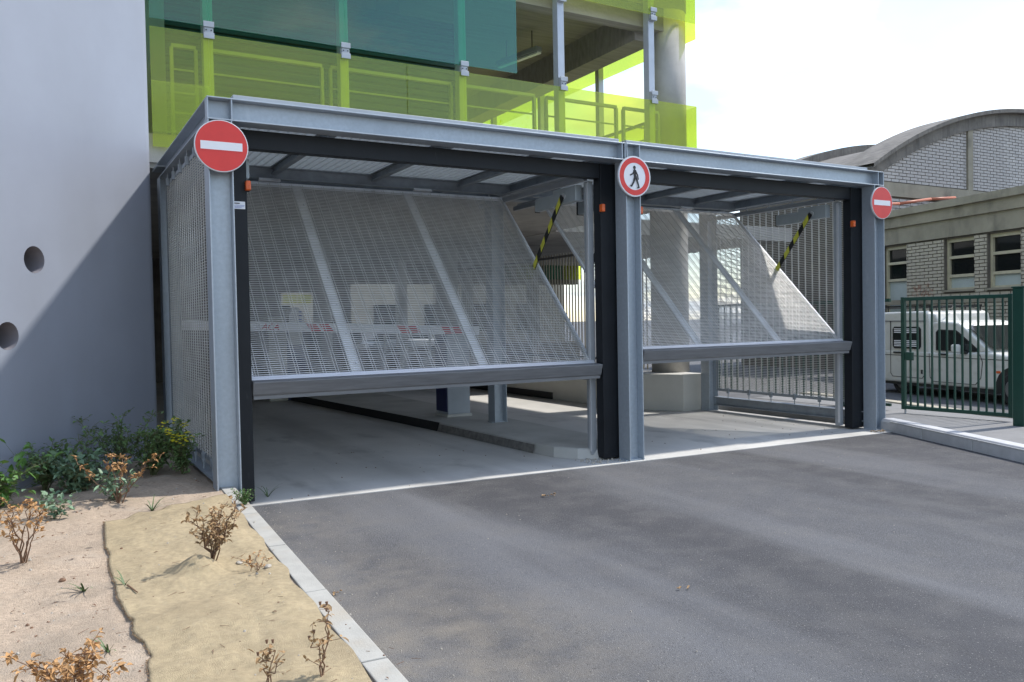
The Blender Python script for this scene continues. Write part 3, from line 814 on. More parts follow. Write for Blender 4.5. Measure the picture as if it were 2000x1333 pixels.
# dark cladding behind the left bays
cl = MB()
B(.2, 4.75, 4.7, 4.8, 3.881, 6.35).build('inner_wall', 'clad', pb)
cw = bpy.data.objects[[o.name for o in pb.children if o.name.startswith('inner_wall')][0]]
for k in range(24):
    z = 3.93 + k * .1
    MB().prism([(0, 0), (-.03, .015), (-.03, .065), (0, .08)], (.2, 4.699, z), (0, 1, 0), (0, 0, 1), (4.55, 0, 0)).build('cladding_rib', 'clad', cw)
B(-.33, .19, 4.4, 4.8, 3.881, 6.87).build('wall_return', 'concrete', pb)
# mullions and clamps
MX = (.58, 2.34, 4.13, 5.86, 7.67)
for i, x in enumerate(MX):
    m_ = MB().box(x - .06, x + .06, FY + .05, FY + .19, 3.95, 7.6).build('mullion', 'mullion', pb, bevel=.004)
    for z in ((5.255, 6.63) if i > 2 else (5.255,)):
        c = MB().box(x - .064, x + .064, FY - .03, FY - .012, z - .105, z - .035).box(x - .064, x + .064, FY - .03, FY - .012, z + .035, z + .105).box(x - .062, x + .062, FY + .012, FY + .049, z - .1, z + .1).box(x - .05, x + .05, FY - .012, FY + .012, z - .034, z + .034)
        c.build('clamp', 'alu_grey', m_, bevel=.003)
        for dx in (-.03, .03):
            MB().tube((x + dx, FY - .013, z), (x + dx, FY - .022, z), .008, None, 8).build('screw', 'rubber', m_)
for y in (6.2, 8.4, 10.6, 12.8):
    B(8.46, 8.58, y - .06, y + .06, 3.95, 7.6).build('mullion', 'mullion', pb, bevel=.004)
# glass panels, front: lower yellow band, green upper band on the left, yellow upper band on the right
def pane(x0, x1, z0, z1, m, name='glass_panel', y=FY): return B(x0, x1, y - .006, y + .006, z0, z1).build(name, m, pb)
for a_, b_ in ((-.1, .578), (.582, 2.338), (2.342, 3.22), (3.232, 4.128), (4.132, 5.858), (5.862, 7.668), (7.672, 8.60)):
    pane(a_, b_, 3.94, 5.205, 'g_yellow')
pane(-.1, .578, 3.76, 4.55, 'g_yellow', y=FY - .02)
for a_, b_ in ((-.1, .578), (.582, 2.338), (2.342, 4.128), (4.132, 5.02)):
    pane(a_, b_, 5.305, 8.2, 'g_green')
for a_, b_ in ((5.03, 5.858), (5.862, 7.668), (7.672, 8.60)):
    pane(a_, b_, 6.62, 7.9, 'g_yellow')
for a_, b_ in ((FY + .01, 6.19), (6.21, 8.39), (8.41, 10.59), (10.61, 12.8)):
    for z0, z1 in ((3.94, 5.205), (6.36, 7.9)):
        B(8.602, 8.614, a_, b_, z0, z1).build('glass_panel', 'g_yellow', pb)
# railing behind the glass: separate frames with flat top rail, two thin rails, twin uprights
def railing(pa, pb_, parent):
    pa, pb_ = Vector(pa), Vector(pb_)
    rl = MB().bar(pa + Vector((0, 0, 1.13)), pb_ + Vector((0, 0, 1.13)), .06, .045).build('railing', 'rail', parent)
    for z in (.30, .55, .84):
        MB().bar(pa + Vector((0, 0, z)), pb_ + Vector((0, 0, z)), .018, .022).build('thin_rail', 'rail', rl)
    for t in (0, 1):
        p = pa.lerp(pb_, t)
        MB().bar(p, p + Vector((0, 0, 1.107)), .06, .04, (1, 0, 0)).build('upright', 'rail', rl)
for a_, b_ in ((.18, .47), (.66, 2.10), (2.22, 4.05), (4.2, 5.5), (5.72, 7.1), (7.25, 8.0)):
    railing((a_, FY + .30, 3.97), (b_, FY + .30, 3.97), pb)
for a_, b_ in ((4.5, 6.1), (6.3, 8.3), (8.5, 10.5), (10.7, 12.7)):
    railing((8.3, a_, 3.97), (8.3, b_, 3.97), pb)
B(2.36, 2.40, FY + .28, FY + .34, 3.97, 5.1).build('upright', 'rail', pb)

# bar fence on the far side, green tinted panels
bf = thing('bar_fence', 'tall dark vertical bar fence behind the right entrance', 'fence', (9.2, 8, 0))
MB().box(9.18, 9.22, 5.6, 16, 3.0, 3.05).box(9.18, 9.22, 5.6, 16, .7, .75).build('fence_rail', 'bar_grey', bf)
base_bar = None
for k in range(86):
    y = 5.65 + k * .12
    if base_bar is None:
        base_bar = MB().box(9.19, 9.21, y - .012, y + .012, .55, 3.1).build('fence_bar', 'cornice', bf)
        by = y
    else:
        c = base_bar.copy(); COL.objects.link(c); c.parent = bf; c.location = (0, y - by, 0)

# ------------------------------------------------------------------ barrier, ticket machines
ba = thing('barrier', 'parking barrier with white arm and red markings behind the left gate', 'barrier', (4.2, 4.3, .12))
cab = B(4.02, 4.40, 4.05, 4.46, .16, 1.45).build('cabinet', 'machine', ba, bevel=.01)
B(4.008, 4.0195, 4.06, 4.45, .20, 1.44).build('navy_panel', 'navy', cab)
B(4.0, 4.42, 4.03, 4.48, .122, .16).build('cabinet_foot', 'farwall', cab)
pA, pB = Vector((.24, 4.1, 1.60)), Vector((4.55, 4.0, 1.43))
dirA = (pB - pA).normalized(); upA = Vector((0, 0, 1)); upA = (upA - dirA * upA.dot(dirA)).normalized(); nA = dirA.cross(upA)
arm = MB().obox((pA + pB) / 2, (pB - pA) / 2, upA * .064, nA * .022).build('arm', 'armwhite', ba, bevel=.008)
def slash(s0, w, k=.06):
    o = pA + dirA * s0 + nA * .0235
    return MB().add([o - upA * .056 + dirA * k, o - upA * .056 + dirA * (w + k), o + upA * .056 + dirA * w, o + upA * .056], [(0, 1, 2, 3)])
for s0 in (1.62, 1.80, 2.95, 3.12, 3.65, 3.82):
    slash(s0, .14, .09).build('red_slash', 'armred', arm)
text_mesh('lettering', 'ACA', .115, 'armred', arm, pA + dirA * 1.02 + nA * .0235 - upA * .04, dirA, upA, .0006, .3)
tm = thing('ticket_machine', 'beige ticket machine with white hood beyond the barrier arm', 'ticket machine', (2.9, 10, 0))
B(2.72, 3.10, 9.8, 10.2, .0, 1.75).build('body', 'beige', tm, bevel=.015)
B(3.101, 3.5, 9.85, 10.15, .0, 1.55).build('side_cabinet', 'navy', tm, bevel=.01)
B(3.14, 3.44, 9.83, 9.849, 1.15, 1.5).build('front_panel', 'farwall', tm)
MB().prism([(0, 0), (.32, 0), (.32, .22), (.22, .36), (.08, .36), (0, .2)], (3.15, 9.8, 1.56), (1, 0, 0), (0, 0, 1), (0, .4, 0)).build('hood', 'armwhite', tm, bevel=.01)
for k in range(4):
    B(3.36, 3.42, 9.79, 9.799, 1.60 + k * .07, 1.64 + k * .07).build('blue_print', 'blue', tm)
kf = thing('information_frame', 'low white metal frame standing on the garage floor', 'frame', (8.9, 17, 0))
kf_m = [(8.0, 9.6, .55, .62), (8.0, 9.6, 1.15, 1.2)]
for a_, b_, z0, z1 in kf_m: B(a_, b_, 17, 17.06, z0, z1).build('frame_bar', 'armwhite', kf)
for x in (8.0, 9.54): B(x, x + .06, 17.001, 17.059, 0, 1.149).build('frame_leg', 'armwhite', kf)

# ------------------------------------------------------------------ vehicles
def wheel(parent, x, y, z, r_, w, side):
    wh = MB().tube((x, y - w / 2, z), (x, y + w / 2, z), r_, None, 32).build('wheel', 'tyre', parent, bevel=.025, seg=3)
    MB().tube((x, y + side * (w / 2 + .001), z), (x, y + side * (w / 2 + .014), z), r_ * .62, r_ * .55, 24).build('rim', 'hub', wh)
    MB().tube((x, y + side * (w / 2 + .014), z), (x, y + side * (w / 2 + .03), z), r_ * .2, r_ * .16, 16).build('hub_cap', 'trim', wh)
    return wh

def small_car(loc, rz, paint, label, name='parked_car'):
    c = thing(name, label, 'car', loc, 'cars beyond the garage', rz, local=True)
    body = [(-2, .35), (-2.02, .8), (-1.9, .95), (-1.0, 1.0), (.9, .98), (1.75, .82), (2.02, .62), (2.02, .3), (1.65, .28), (-1.6, .28)]
    MB().prism(body, (0, -.82, 0), (1, 0, 0), (0, 0, 1), (0, 1.64, 0)).build('body', paint, c, bevel=.07, seg=3)
    cabn = [(-1.9, .96), (-1.55, 1.42), (.1, 1.46), (.95, .98)]
    MB().prism(cabn, (0, -.7, 0), (1, 0, 0), (0, 0, 1), (0, 1.4, 0)).build('cabin', 'carglass', c, bevel=.08, seg=3)
    MB().prism([(-1.5, 1.40), (-1.45, 1.48), (.0, 1.5), (.15, 1.43)], (0, -.66, 0), (1, 0, 0), (0, 0, 1), (0, 1.32, 0)).build('roof', paint, c, bevel=.03)
    for sx in (-1.25, 1.3):
        for sd in (-1, 1): wheel(c, sx, sd * .73, .3, .3, .19, sd)
    for sd in (-1, 1):
        B(1.93, 2.0, sd * .6 - .16, sd * .6 + .16, .64, .76).build('headlight', 'frost', c, bevel=.02)
    return c
small_car((8.2, 21.5, -.085), 1.2, 'armwhite', 'white car parked beyond the garage opening')
small_car((11.2, 23, -.085), .2, 'machine', 'grey car parked beyond the garage opening')
small_car((6.4, 22, -.085), 1.5, 'vanwhite', 'pale car seen through the small far opening')

# the white delivery van, local frame: x forward, y to the far side, nose to the right in view
VL = Vector((14.0, 3.45, -.085)); 
van = thing('delivery_van', 'old white delivery van with roof rack parked behind the green gate', 'van', VL, None, math.atan2(-.974, -.225), local=True)
# after rotation local +y points to the far side's opposite; near side is local y = 0, body extends to local +/- 
nd = Vector((math.cos(van.rotation_euler.z), math.sin(van.rotation_euler.z), 0)); ly = Vector((-nd.y, nd.x, 0))
SG = 1 if ly.dot(Vector((.974, -.225, 0))) > 0 else -1      # local y sign pointing away from the camera
VW = 1.56
def VP(poly, m, name, y0, y1, parent=van, bevel=0, seg=3): return MB().prism(poly, (0, y0 * SG, 0), (1, 0, 0), (0, 0, 1), (0, (y1 - y0) * SG, 0)).build(name, m, parent, bevel=bevel, seg=seg)
body = [(-1.02, .28), (-1.04, .9), (.84, .9), (.90, .88), (2.18, .93), (2.75, .86), (3.18, .76), (3.28, .62), (3.28, .34), (3.12, .26), (-.9, .24)]
VP(body, 'vanwhite', 'body', 0, VW, bevel=.05)
boxp = [(-1.03, .85), (-1.0, 1.55), (-.92, 1.68), (.62, 1.70), (.76, 1.66), (.80, 1.5), (.80, .85)]
VP(boxp, 'vanwhite', 'cargo_box', .015, VW - .015, bevel=.05)
VP([(.74, 1.45), (.78, 1.66), (.86, 1.63), (.98, 1.46)], 'vanwhite', 'roof_fairing', .08, .62, bevel=.04)
cabp = [(.801, .86), (.801, 1.47), (1.05, 1.50), (1.45, 1.46), (1.62, 1.36), (2.2, .92)]
VP(cabp, 'vanwhite', 'cab', .05, VW - .05, bevel=.04)
VP([(.93, .925), (.93, 1.28), (.99, 1.335), (1.42, 1.32), (1.50, 1.27), (1.94, .955), (1.9, .925)], 'trim', 'window_seal', .036, .05)
VP([(.96, .945), (.96, 1.27), (1.0, 1.31), (1.41, 1.298), (1.49, 1.25), (1.89, .965), (1.87, .945)], 'carglass', 'cab_window', .028, .036)
MB().add([(1.60, .12 * SG, 1.365), (1.60, (VW - .12) * SG, 1.365), (2.2, (VW - .08) * SG, .945), (2.2, .08 * SG, .945)], [(0, 1, 2, 3)]).build('windscreen', 'carglass', van)
for v_ in van.children[-1].data.vertices: v_.co += Vector((.03, 0, .04))
VP([(-.14, .94), (-.18, .99), (-.18, 1.33), (-.14, 1.385), (.53, 1.385), (.58, 1.34), (.58, .99), (.54, .94)], 'trim', 'window_seal', -.004, .015)
rw = VP([(-.11, .97), (-.15, 1.0), (-.15, 1.32), (-.11, 1.355), (.50, 1.355), (.55, 1.32), (.55, 1.0), (.51, .97)], 'carglass', 'rear_window', -.010, -.004)
for k, z in enumerate((.985, 1.02, 1.055, 1.09, 1.26, 1.295, 1.33)):
    VP([(-.13, z), (-.13, z + .018), (.53, z + .018), (.53, z)], 'armwhite', 'window_slat', -.014, -.0105, rw)
# door seams, handles, mirror, indicator
def seam(pts, name='door_seam'):
    m_ = MB()
    for a_, b_ in zip(pts, pts[1:]): m_.bar((a_[0], -.001 * SG, a_[1]), (b_[0], -.001 * SG, b_[1]), .012, .008, (0, 1, 0))
    return m_.build(name, 'trim', van)
seam([(-.24, 1.5), (-.24, .42), (-.18, .36), (.62, .36), (.67, .42), (.67, .88)])
seam([(.80, .86), (.82, .40), (.9, .32), (1.9, .32), (2.02, .45), (2.06, .74), (2.0, .88)])
seam([(-1.0, .80), (2.7, .80)], 'body_crease')
seam([(-.98, 1.50), (.72, 1.50)], 'roof_crease')
for x in (-.14, 1.05):
    B(x, x + .2, min(0, -.03 * SG), max(0, -.03 * SG), .84, .875).build('door_handle', 'trim', van, bevel=.006)
B(.60, .63, min(0, -.02 * SG), max(0, -.02 * SG), .45, .53).build('door_hinge', 'trim', van)
mir = MB().box(1.52, 1.60, min(-.02 * SG, -.20 * SG), max(-.02 * SG, -.20 * SG), .90, 1.06).build('mirror', 'vanwhite', van, bevel=.03)
B(1.60, 1.72, min(.04 * SG, -.04 * SG), max(.04 * SG, -.04 * SG), .88, .93).build('mirror_arm', 'trim', mir)
B(2.36, 2.44, min(0, -.012 * SG), max(0, -.012 * SG), .56, .60).build('indicator', 'orange', van)
VP([(-.95, .20), (-.95, .30), (2.3, .27), (2.3, .18)], 'trim', 'sill', .03, VW - .03)
for x in (0, 2.75):
    arch = [(x + .40 * math.cos(math.pi * k / 16), .33 + .36 * math.sin(math.pi * k / 16)) for k in range(17)] + [(x - .40, .2), (x + .40, .2)]
    if x > 1: VP(arch, 'trim', 'wheel_arch', -.012, .1)
    for yy, sd in ((.05 if x > 1 else .17, -1), (VW - .05 if x > 1 else VW - .17, 1)):
        wheel(van, x, yy * SG, .29, .29, .19, sd * SG)
B(3.2, 3.36, min(.02 * SG, (VW - .02) * SG), max(.02 * SG, (VW - .02) * SG), .3, .52).build('bumper', 'trim', van, bevel=.03)
for yy in (.3, VW - .3):
    B(3.22, 3.295, yy * SG - .15, yy * SG + .15, .60, .74).build('headlight', 'frost', van, bevel=.02)
rk = MB().bar((-.9, .15 * SG, 1.80), (.7, .15 * SG, 1.80), .03, .03).bar((-.9, (VW - .15) * SG, 1.80), (.7, (VW - .15) * SG, 1.80), .03, .03)
for k in range(5):
    xx = -.85 + k * .38
    rk.bar((xx, .15 * SG, 1.77), (xx, (VW - .15) * SG, 1.77), .03, .025).bar((xx, .15 * SG, 1.68), (xx, .15 * SG, 1.79), .02, .02, (1, 0, 0)).bar((xx, (VW - .15) * SG, 1.68), (xx, (VW - .15) * SG, 1.79), .02, .02, (1, 0, 0))
rk.build('roof_rack', 'trim', van)
lm = MB()
prev = None
for k in range(30):
    t = k / 29
    p = Vector((.6 + .95 * t, (.3 + .3 * math.sin(t * 9)) * SG, 1.72 + .05 * math.sin(t * 12) + .03))
    if prev: lm.tube(prev, p, .008, None, 5, False)
    prev = p
lm.build('rope', 'trim', van)

# ------------------------------------------------------------------ green gate, post, railing
gg = thing('green_gate', 'dark green barred metal gate leaf standing in front of the van', 'gate', (9.5, -.5, .14))
a_, b_ = Vector((9.48, .2, 0)), Vector((9.63, -1.24, 0)); dg_ = (b_ - a_).normalized(); Lg = (b_ - a_).length
def GP(s, z): return a_ + dg_ * s + Vector((0, 0, z))
for z, h_ in ((.22, .05), (1.78, .05)):
    MB().bar(GP(.0, z), GP(Lg, z), .05, h_).build('rail', 'gatepaint', gg, bevel=.004)
for s in (.0, Lg):
    MB().bar(GP(s, .19), GP(s, 1.81), .055, .055, (1, 0, 0)).build('frame_upright', 'gatepaint', gg, bevel=.004)
bar0 = MB().bar(GP(.10, .24), GP(.10, 1.76), .022, .022, (1, 0, 0)).build('bar', 'gatepaint', gg)
for k in range(1, 13):
    c = bar0.copy(); COL.objects.link(c); c.parent = gg; c.location = dg_ * (k * (Lg - .2) / 12)
B(9.45, 9.5, .05, .16, .90, 1.02).build('latch', 'gatepaint', gg, bevel=.01)
MB().tube(GP(.02, .12) , GP(.02, .2), .014, None, 8).build('drop_bolt', 'alu_grey', gg)
gp = thing('green_post', 'thick dark green gate post at the right edge', 'post', (9.32, -1.53, .135))
B(9.26, 9.40, -1.60, -1.46, .135, 1.87).build('shaft', 'gatepaint', gp, bevel=.008)
B(9.25, 9.41, -1.61, -1.45, 1.871, 1.89).build('cap', 'gatepaint', gp, bevel=.004)
gr = thing('green_railing', 'low dark green railing seen through the right mesh side', 'railing', (9.6, 2, .13))
MB().box(9.58, 9.62, .5, 4.5, 1.75, 1.8).box(9.58, 9.62, .5, 4.5, .2, .24).build('rail', 'gatepaint', gr)
bar1 = MB().box(9.59, 9.61, .6, .62, .24, 1.75).build('bar', 'gatepaint', gr)
for k in range(1, 26):
    c = bar1.copy(); COL.objects.link(c); c.parent = gr; c.location = (0, k * .15, 0)
B(9.54, 9.66, 1.26, 1.44, .135, 1.95).build('post', 'gatepaint', gr, bevel=.006)

# ------------------------------------------------------------------ brick wing and barrel hall
QP = Vector((18.2, 4.5, 0)); QT = Vector((.27, .963, 0)).normalized(); QN = Vector((-QT.y, QT.x, 0))
def Q(s, z, o=0): return QP + QT * s + QN * o + Vector((0, 0, z))
wing = thing('brick_wing', 'low pale brick building with cornice and cream windows behind the van', 'building', (18.5, 4, -.1))
def qbox(s0, s1, z0, z1, o0, o1): return MB().obox(Q((s0 + s1) / 2, (z0 + z1) / 2, (o0 + o1) / 2), QT * (s1 - s0) / 2, QN * (o1 - o0) / 2, Vector((0, 0, (z1 - z0) / 2)))
wins = [(-.13, .82, 2.13, 3.40), (-1.46, -.53, 2.13, 3.40), (2.16, 3.06, 1.5, 3.40), (-2.8, -1.86, 2.13, 3.40), (-4.2, -3.2, 2.13, 3.40)]
# backing wall built around the window openings
bw = MB()
edges = sorted({-9, 3.1} | {w[0] for w in wins} | {w[1] for w in wins})
for s0, s1 in zip(edges, edges[1:]):
    w = [w for w in wins if w[0] <= (s0 + s1) / 2 <= w[1]]
    if not w: bw.obox(Q((s0 + s1) / 2, 1.67, -.16), QT * (s1 - s0) / 2, QN * .15, Vector((0, 0, 1.76)))
    else:
        z0, z1 = w[0][2], w[0][3]
        bw.obox(Q((s0 + s1) / 2, (z0 - .09) / 2, -.16), QT * (s1 - s0) / 2, QN * .15, Vector((0, 0, (z0 + .09) / 2)))
        bw.obox(Q((s0 + s1) / 2, (z1 + 3.43) / 2, -.16), QT * (s1 - s0) / 2, QN * .15, Vector((0, 0, (3.43 - z1) / 2)))
wallw = bw.build('wall', 'joint', wing)
for s0, s1, z0, z1 in wins:
    fr = MB()
    for aa in ((s0, s0 + .07, z0, z1), (s1 - .07, s1, z0, z1), (s0 + .071, s1 - .071, z1 - .09, z1), (s0 + .071, s1 - .071, z0, z0 + .05), (s0 + .071, s1 - .071, 2.90, 2.97), (s0 + .071, s1 - .071, 2.44, 2.51)):
        fr.obox(Q((aa[0] + aa[1]) / 2, (aa[2] + aa[3]) / 2, -.13), QT * (aa[1] - aa[0]) / 2, QN * .04, Vector((0, 0, (aa[3] - aa[2]) / 2)))
    fo = fr.build('window', 'cream', wing)
    qbox(s0 + .072, s1 - .072, 2.972, z1 - .091, -.17, -.15).build('pane', 'pane', fo)
    qbox(s0 + .072, s1 - .072, 2.512, 2.899, -.17, -.15).build('pane', 'pane', fo)
    qbox(s0 + .072, s1 - .072, z0 + .051, 2.439, -.17, -.15).build('frosted_pane', 'frost', fo)
    qbox(s0 - .03, s1 + .03, z0 - .05, z0 - .002, -.12, .06).build('sill', 'cornice', fo)
qbox(-9, 3.1, 3.44, 3.88, -.31, .05).build('lintel_band', 'cornice', wing)
qbox(-9, 3.1, 3.881, 4.16, -.31, .12).build('cornice', 'cornice', wing)
qbox(-9, 3.12, 4.161, 4.34, -.31, .22).build('cornice_lip', 'cornice', wing)
qbox(-9, 3.1, 1.80, 1.93, -.005, .03).build('string_course', 'cornice', wing)
MB().prism([(0, 0), (12.1, 0), (12.1, 9), (0, 9)], Q(3.1, 4.30, -.31), -QT, -QN, (0, 0, .05)).build('flat_roof', 'roofgrey', wing)
# bricks
brick_mesh = None
def brick_wall(parent, place, cells, m, name='brick', limit=300):
    """cells = list of (s, z, length, height); equal cells share one mesh"""
    cache = {}; rest = MB(); cnt = 0
    org = ORG[parent]
    for s, z, L, h in cells:
        if cnt < limit:
            key = round(L, 2)
            P = place(s + L / 2, z + h / 2)
            if key not in cache:
                t, nrm = place.t, place.n
                o = MB().obox(P, t * (key / 2 - .016), nrm * .012, Vector((0, 0, h / 2 - .010))).build(name, m, parent)
                cache[key] = (o, P)
            else:
                o0, P0 = cache[key]
                o = o0.copy(); COL.objects.link(o); o.parent = parent; o.location = P - P0 + place.n * random.uniform(-.003, .003)
            cnt += 1
        else:
            rest.obox(place(s + L / 2, z + h / 2), place.t * (L / 2 - .016), place.n * .012, Vector((0, 0, h / 2 - .010)))
    if rest.v: rest.build('brickwork', m, parent, kind='stuff')
def pl(s, z): return Q(s, z, .0)
pl.t, pl.n = QT, QN
def inwin(s0, s1, z0, z1): return any(s1 > w[0] - .0 and s0 < w[1] + .0 and z1 > w[2] - .05 and z0 < w[3] for w in wins)
BL, BH = .30, .085
vis, oth = [], []
kz = 0; z = -.08
while z < 3.40:
    s = -9 + (BL / 2 if kz % 2 else 0)
    while s < 3.09:
        L = min(BL, 3.09 - s)
        if L > .05 and not (1.79 < z + BH and z < 1.94):
            # trim bricks at window jambs
            segs = [(s, s + L)]
            for w in wins:
                if z + BH > w[2] - .05 and z < w[3]:
                    ns = []
                    for a, b in segs:
                        if b <= w[0] or a >= w[1]: ns.append((a, b))
                        else:
                            if w[0] - a > .04: ns.append((a, w[0]))
                            if b - w[1] > .04: ns.append((w[1], b))
                    segs = ns
            for a, b in segs:
                ((vis if (-1.9 < a < 3.1 and z > 1.45) else oth)).append((a, z, round(b - a, 2), BH))
        s += BL
    z += BH; kz += 1
brick_wall(wing, pl, vis + oth, 'brick')
# faded graffiti scribbles
gm = MB()
for k in range(26):
    s, z = 1.5 + random.uniform(-.35, .35), 1.95 + random.uniform(-.0, .35)
    prev = None
    for q in range(5):
        p = Q(s + q * .03 + random.uniform(-.05, .05), z + random.uniform(-.07, .07), .0135)
        if prev: gm.bar(prev, p, .002, .008, QN)
        prev = p
gm.build('graffiti', 'graffiti', wallw, kind='stuff')

hall = thing('barrel_hall', 'large brick hall with arched barrel roof at upper right', 'building', (28, 8.4, -.1))
HX, HZ, HR_ = 28.3, 8.2, 17.7; GY = 8.3
def arch(x, dz=0): return HZ - (HR_ - math.sqrt(max(0, HR_ ** 2 - (x - HX) ** 2))) + dz
xs = [19.4 + 17.8 * i / 48 for i in range(49)]
B(19.5, 37.1, GY + .02, GY + .3, -.08, 5.2).build('lower_wall', 'joint', hall)
gmb = MB()
gmb.prism([(19.5, 5.2), (37.1, 5.2)] + [(x, arch(x, -.2)) for x in reversed([max(19.5, min(37.1, q)) for q in xs])], (0, GY + .02, 0), (1, 0, 0), (0, 0, 1), (0, .28, 0))
gmb.build('gable_wall', 'joint', hall)
am = MB()
for x0_, x1_ in zip(xs, xs[1:]):
    for (t0, t1, ya, yb) in ((-.46, -.06, GY - .10, GY + .35), (-.059, .06, GY - .30, GY + 1.0)):
        am.add([(x0_, ya, arch(x0_, t0)), (x1_, ya, arch(x1_, t0)), (x1_, ya, arch(x1_, t1)), (x0_, ya, arch(x0_, t1)), (x0_, yb, arch(x0_, t0)), (x1_, yb, arch(x1_, t0)), (x1_, yb, arch(x1_, t1)), (x0_, yb, arch(x0_, t1))],
               [(0, 1, 2, 3), (3, 2, 6, 7), (0, 4, 5, 1)])
am.build('arched_cornice', 'roofgrey', hall)
rf = MB()
for x0_, x1_ in zip(xs, xs[1:]):
    rf.add([(x0_, GY + .36, arch(x0_, -.40)), (x1_, GY + .36, arch(x1_, -.40)), (x1_, 13.3, arch(x1_, -.40)), (x0_, 13.3, arch(x0_, -.40))], [(0, 1, 2, 3)])
rf.build('barrel_roof', 'roofgrey', hall)
B(19.5, 37.1, GY - .06, GY + .018, 5.02, 5.42).build('string_course', 'cornice', hall)
for x in (24.45, 32.2):
    B(x - .13, x + .13, GY - .06, GY + .018, 5.421, arch(x, -.44)).build('pilaster', 'cornice', hall)
B(19.2, 19.5, GY + .31, 13, -.08, 5.7).build('side_wall', 'joint', hall)
def pg(s, z): return Vector((s, GY + .008, z))
pg.t, pg.n = Vector((1, 0, 0)), Vector((0, -1, 0))
vis, oth = [], []
kz = 0; z = 4.3; BL, BH = .36, .096
while z < 7.9:
    s = 19.5 + (BL / 2 if kz % 2 else 0)
    if not (5.02 - BH < z < 5.42):
        while s < 37:
            if arch(s + BL / 2, -.16) > z + BH:
                a, b = s, s + BL
                for px_ in (24.45, 32.2):
                    if a < px_ + .14 and b > px_ - .14:
                        if a < px_ - .14: b = px_ - .131
                        else: a = px_ + .131
                if b - a > .05: ((vis if s < 27.6 and z > 4.9 else oth)).append((a, z, round(b - a, 2), BH))
            s += BL
    z += BH; kz += 1
vis.sort(key=lambda c: abs(c[0] - 23.5))
brick_wall(hall, pg, vis + oth, 'brick2')
oh = thing('roof_pipe', 'orange pipe lying along the low roof below the arched gable', 'pipe', (21, 8, 4.7))
pts = [Vector((19.3, 7.9, 4.66)), Vector((20.5, 8.0, 4.76)), Vector((22, 8.0, 4.98)), Vector((23.3, 8.05, 5.10))]
pm_ = MB()
for p, q in zip(pts, pts[1:]): pm_.tube(p, q, .045, None, 10, True)
pm_.build('pipe_run', 'pipe', oh, smooth=True)
rb = MB()
for x0_, x1_ in zip(xs, xs[1:]):
    rb.add([(x0_, 13.2, arch(x0_, -.5)), (x1_, 13.2, arch(x1_, -.5)), (x1_, 13.2, arch(x1_, -.10)), (x0_, 13.2, arch(x0_, -.10)), (x0_, 14, arch(x0_, -.10)), (x1_, 14, arch(x1_, -.10))], [(0, 1, 2, 3), (3, 2, 5, 4)])
rb.build('rear_arch', 'roofgrey', hall)

# ------------------------------------------------------------------ pale block beyond the far opening (street behind)
fb = thing('far_block', 'pale plastered block seen through the far opening of the garage', 'building', (10, 34, -.08))
B(-2, 26, 34, 36, -.085, 6).build('wall', 'cornice', fb)
for k in range(9):
    wdw = B(-.5 + k * 2.9, .9 + k * 2.9, 33.95, 33.99, 1.0, 2.5).build('window', 'pane', fb)
    B(-.6 + k * 2.9, 1.0 + k * 2.9, 33.9, 33.949, .9, .98).build('sill', 'cornice', wdw)

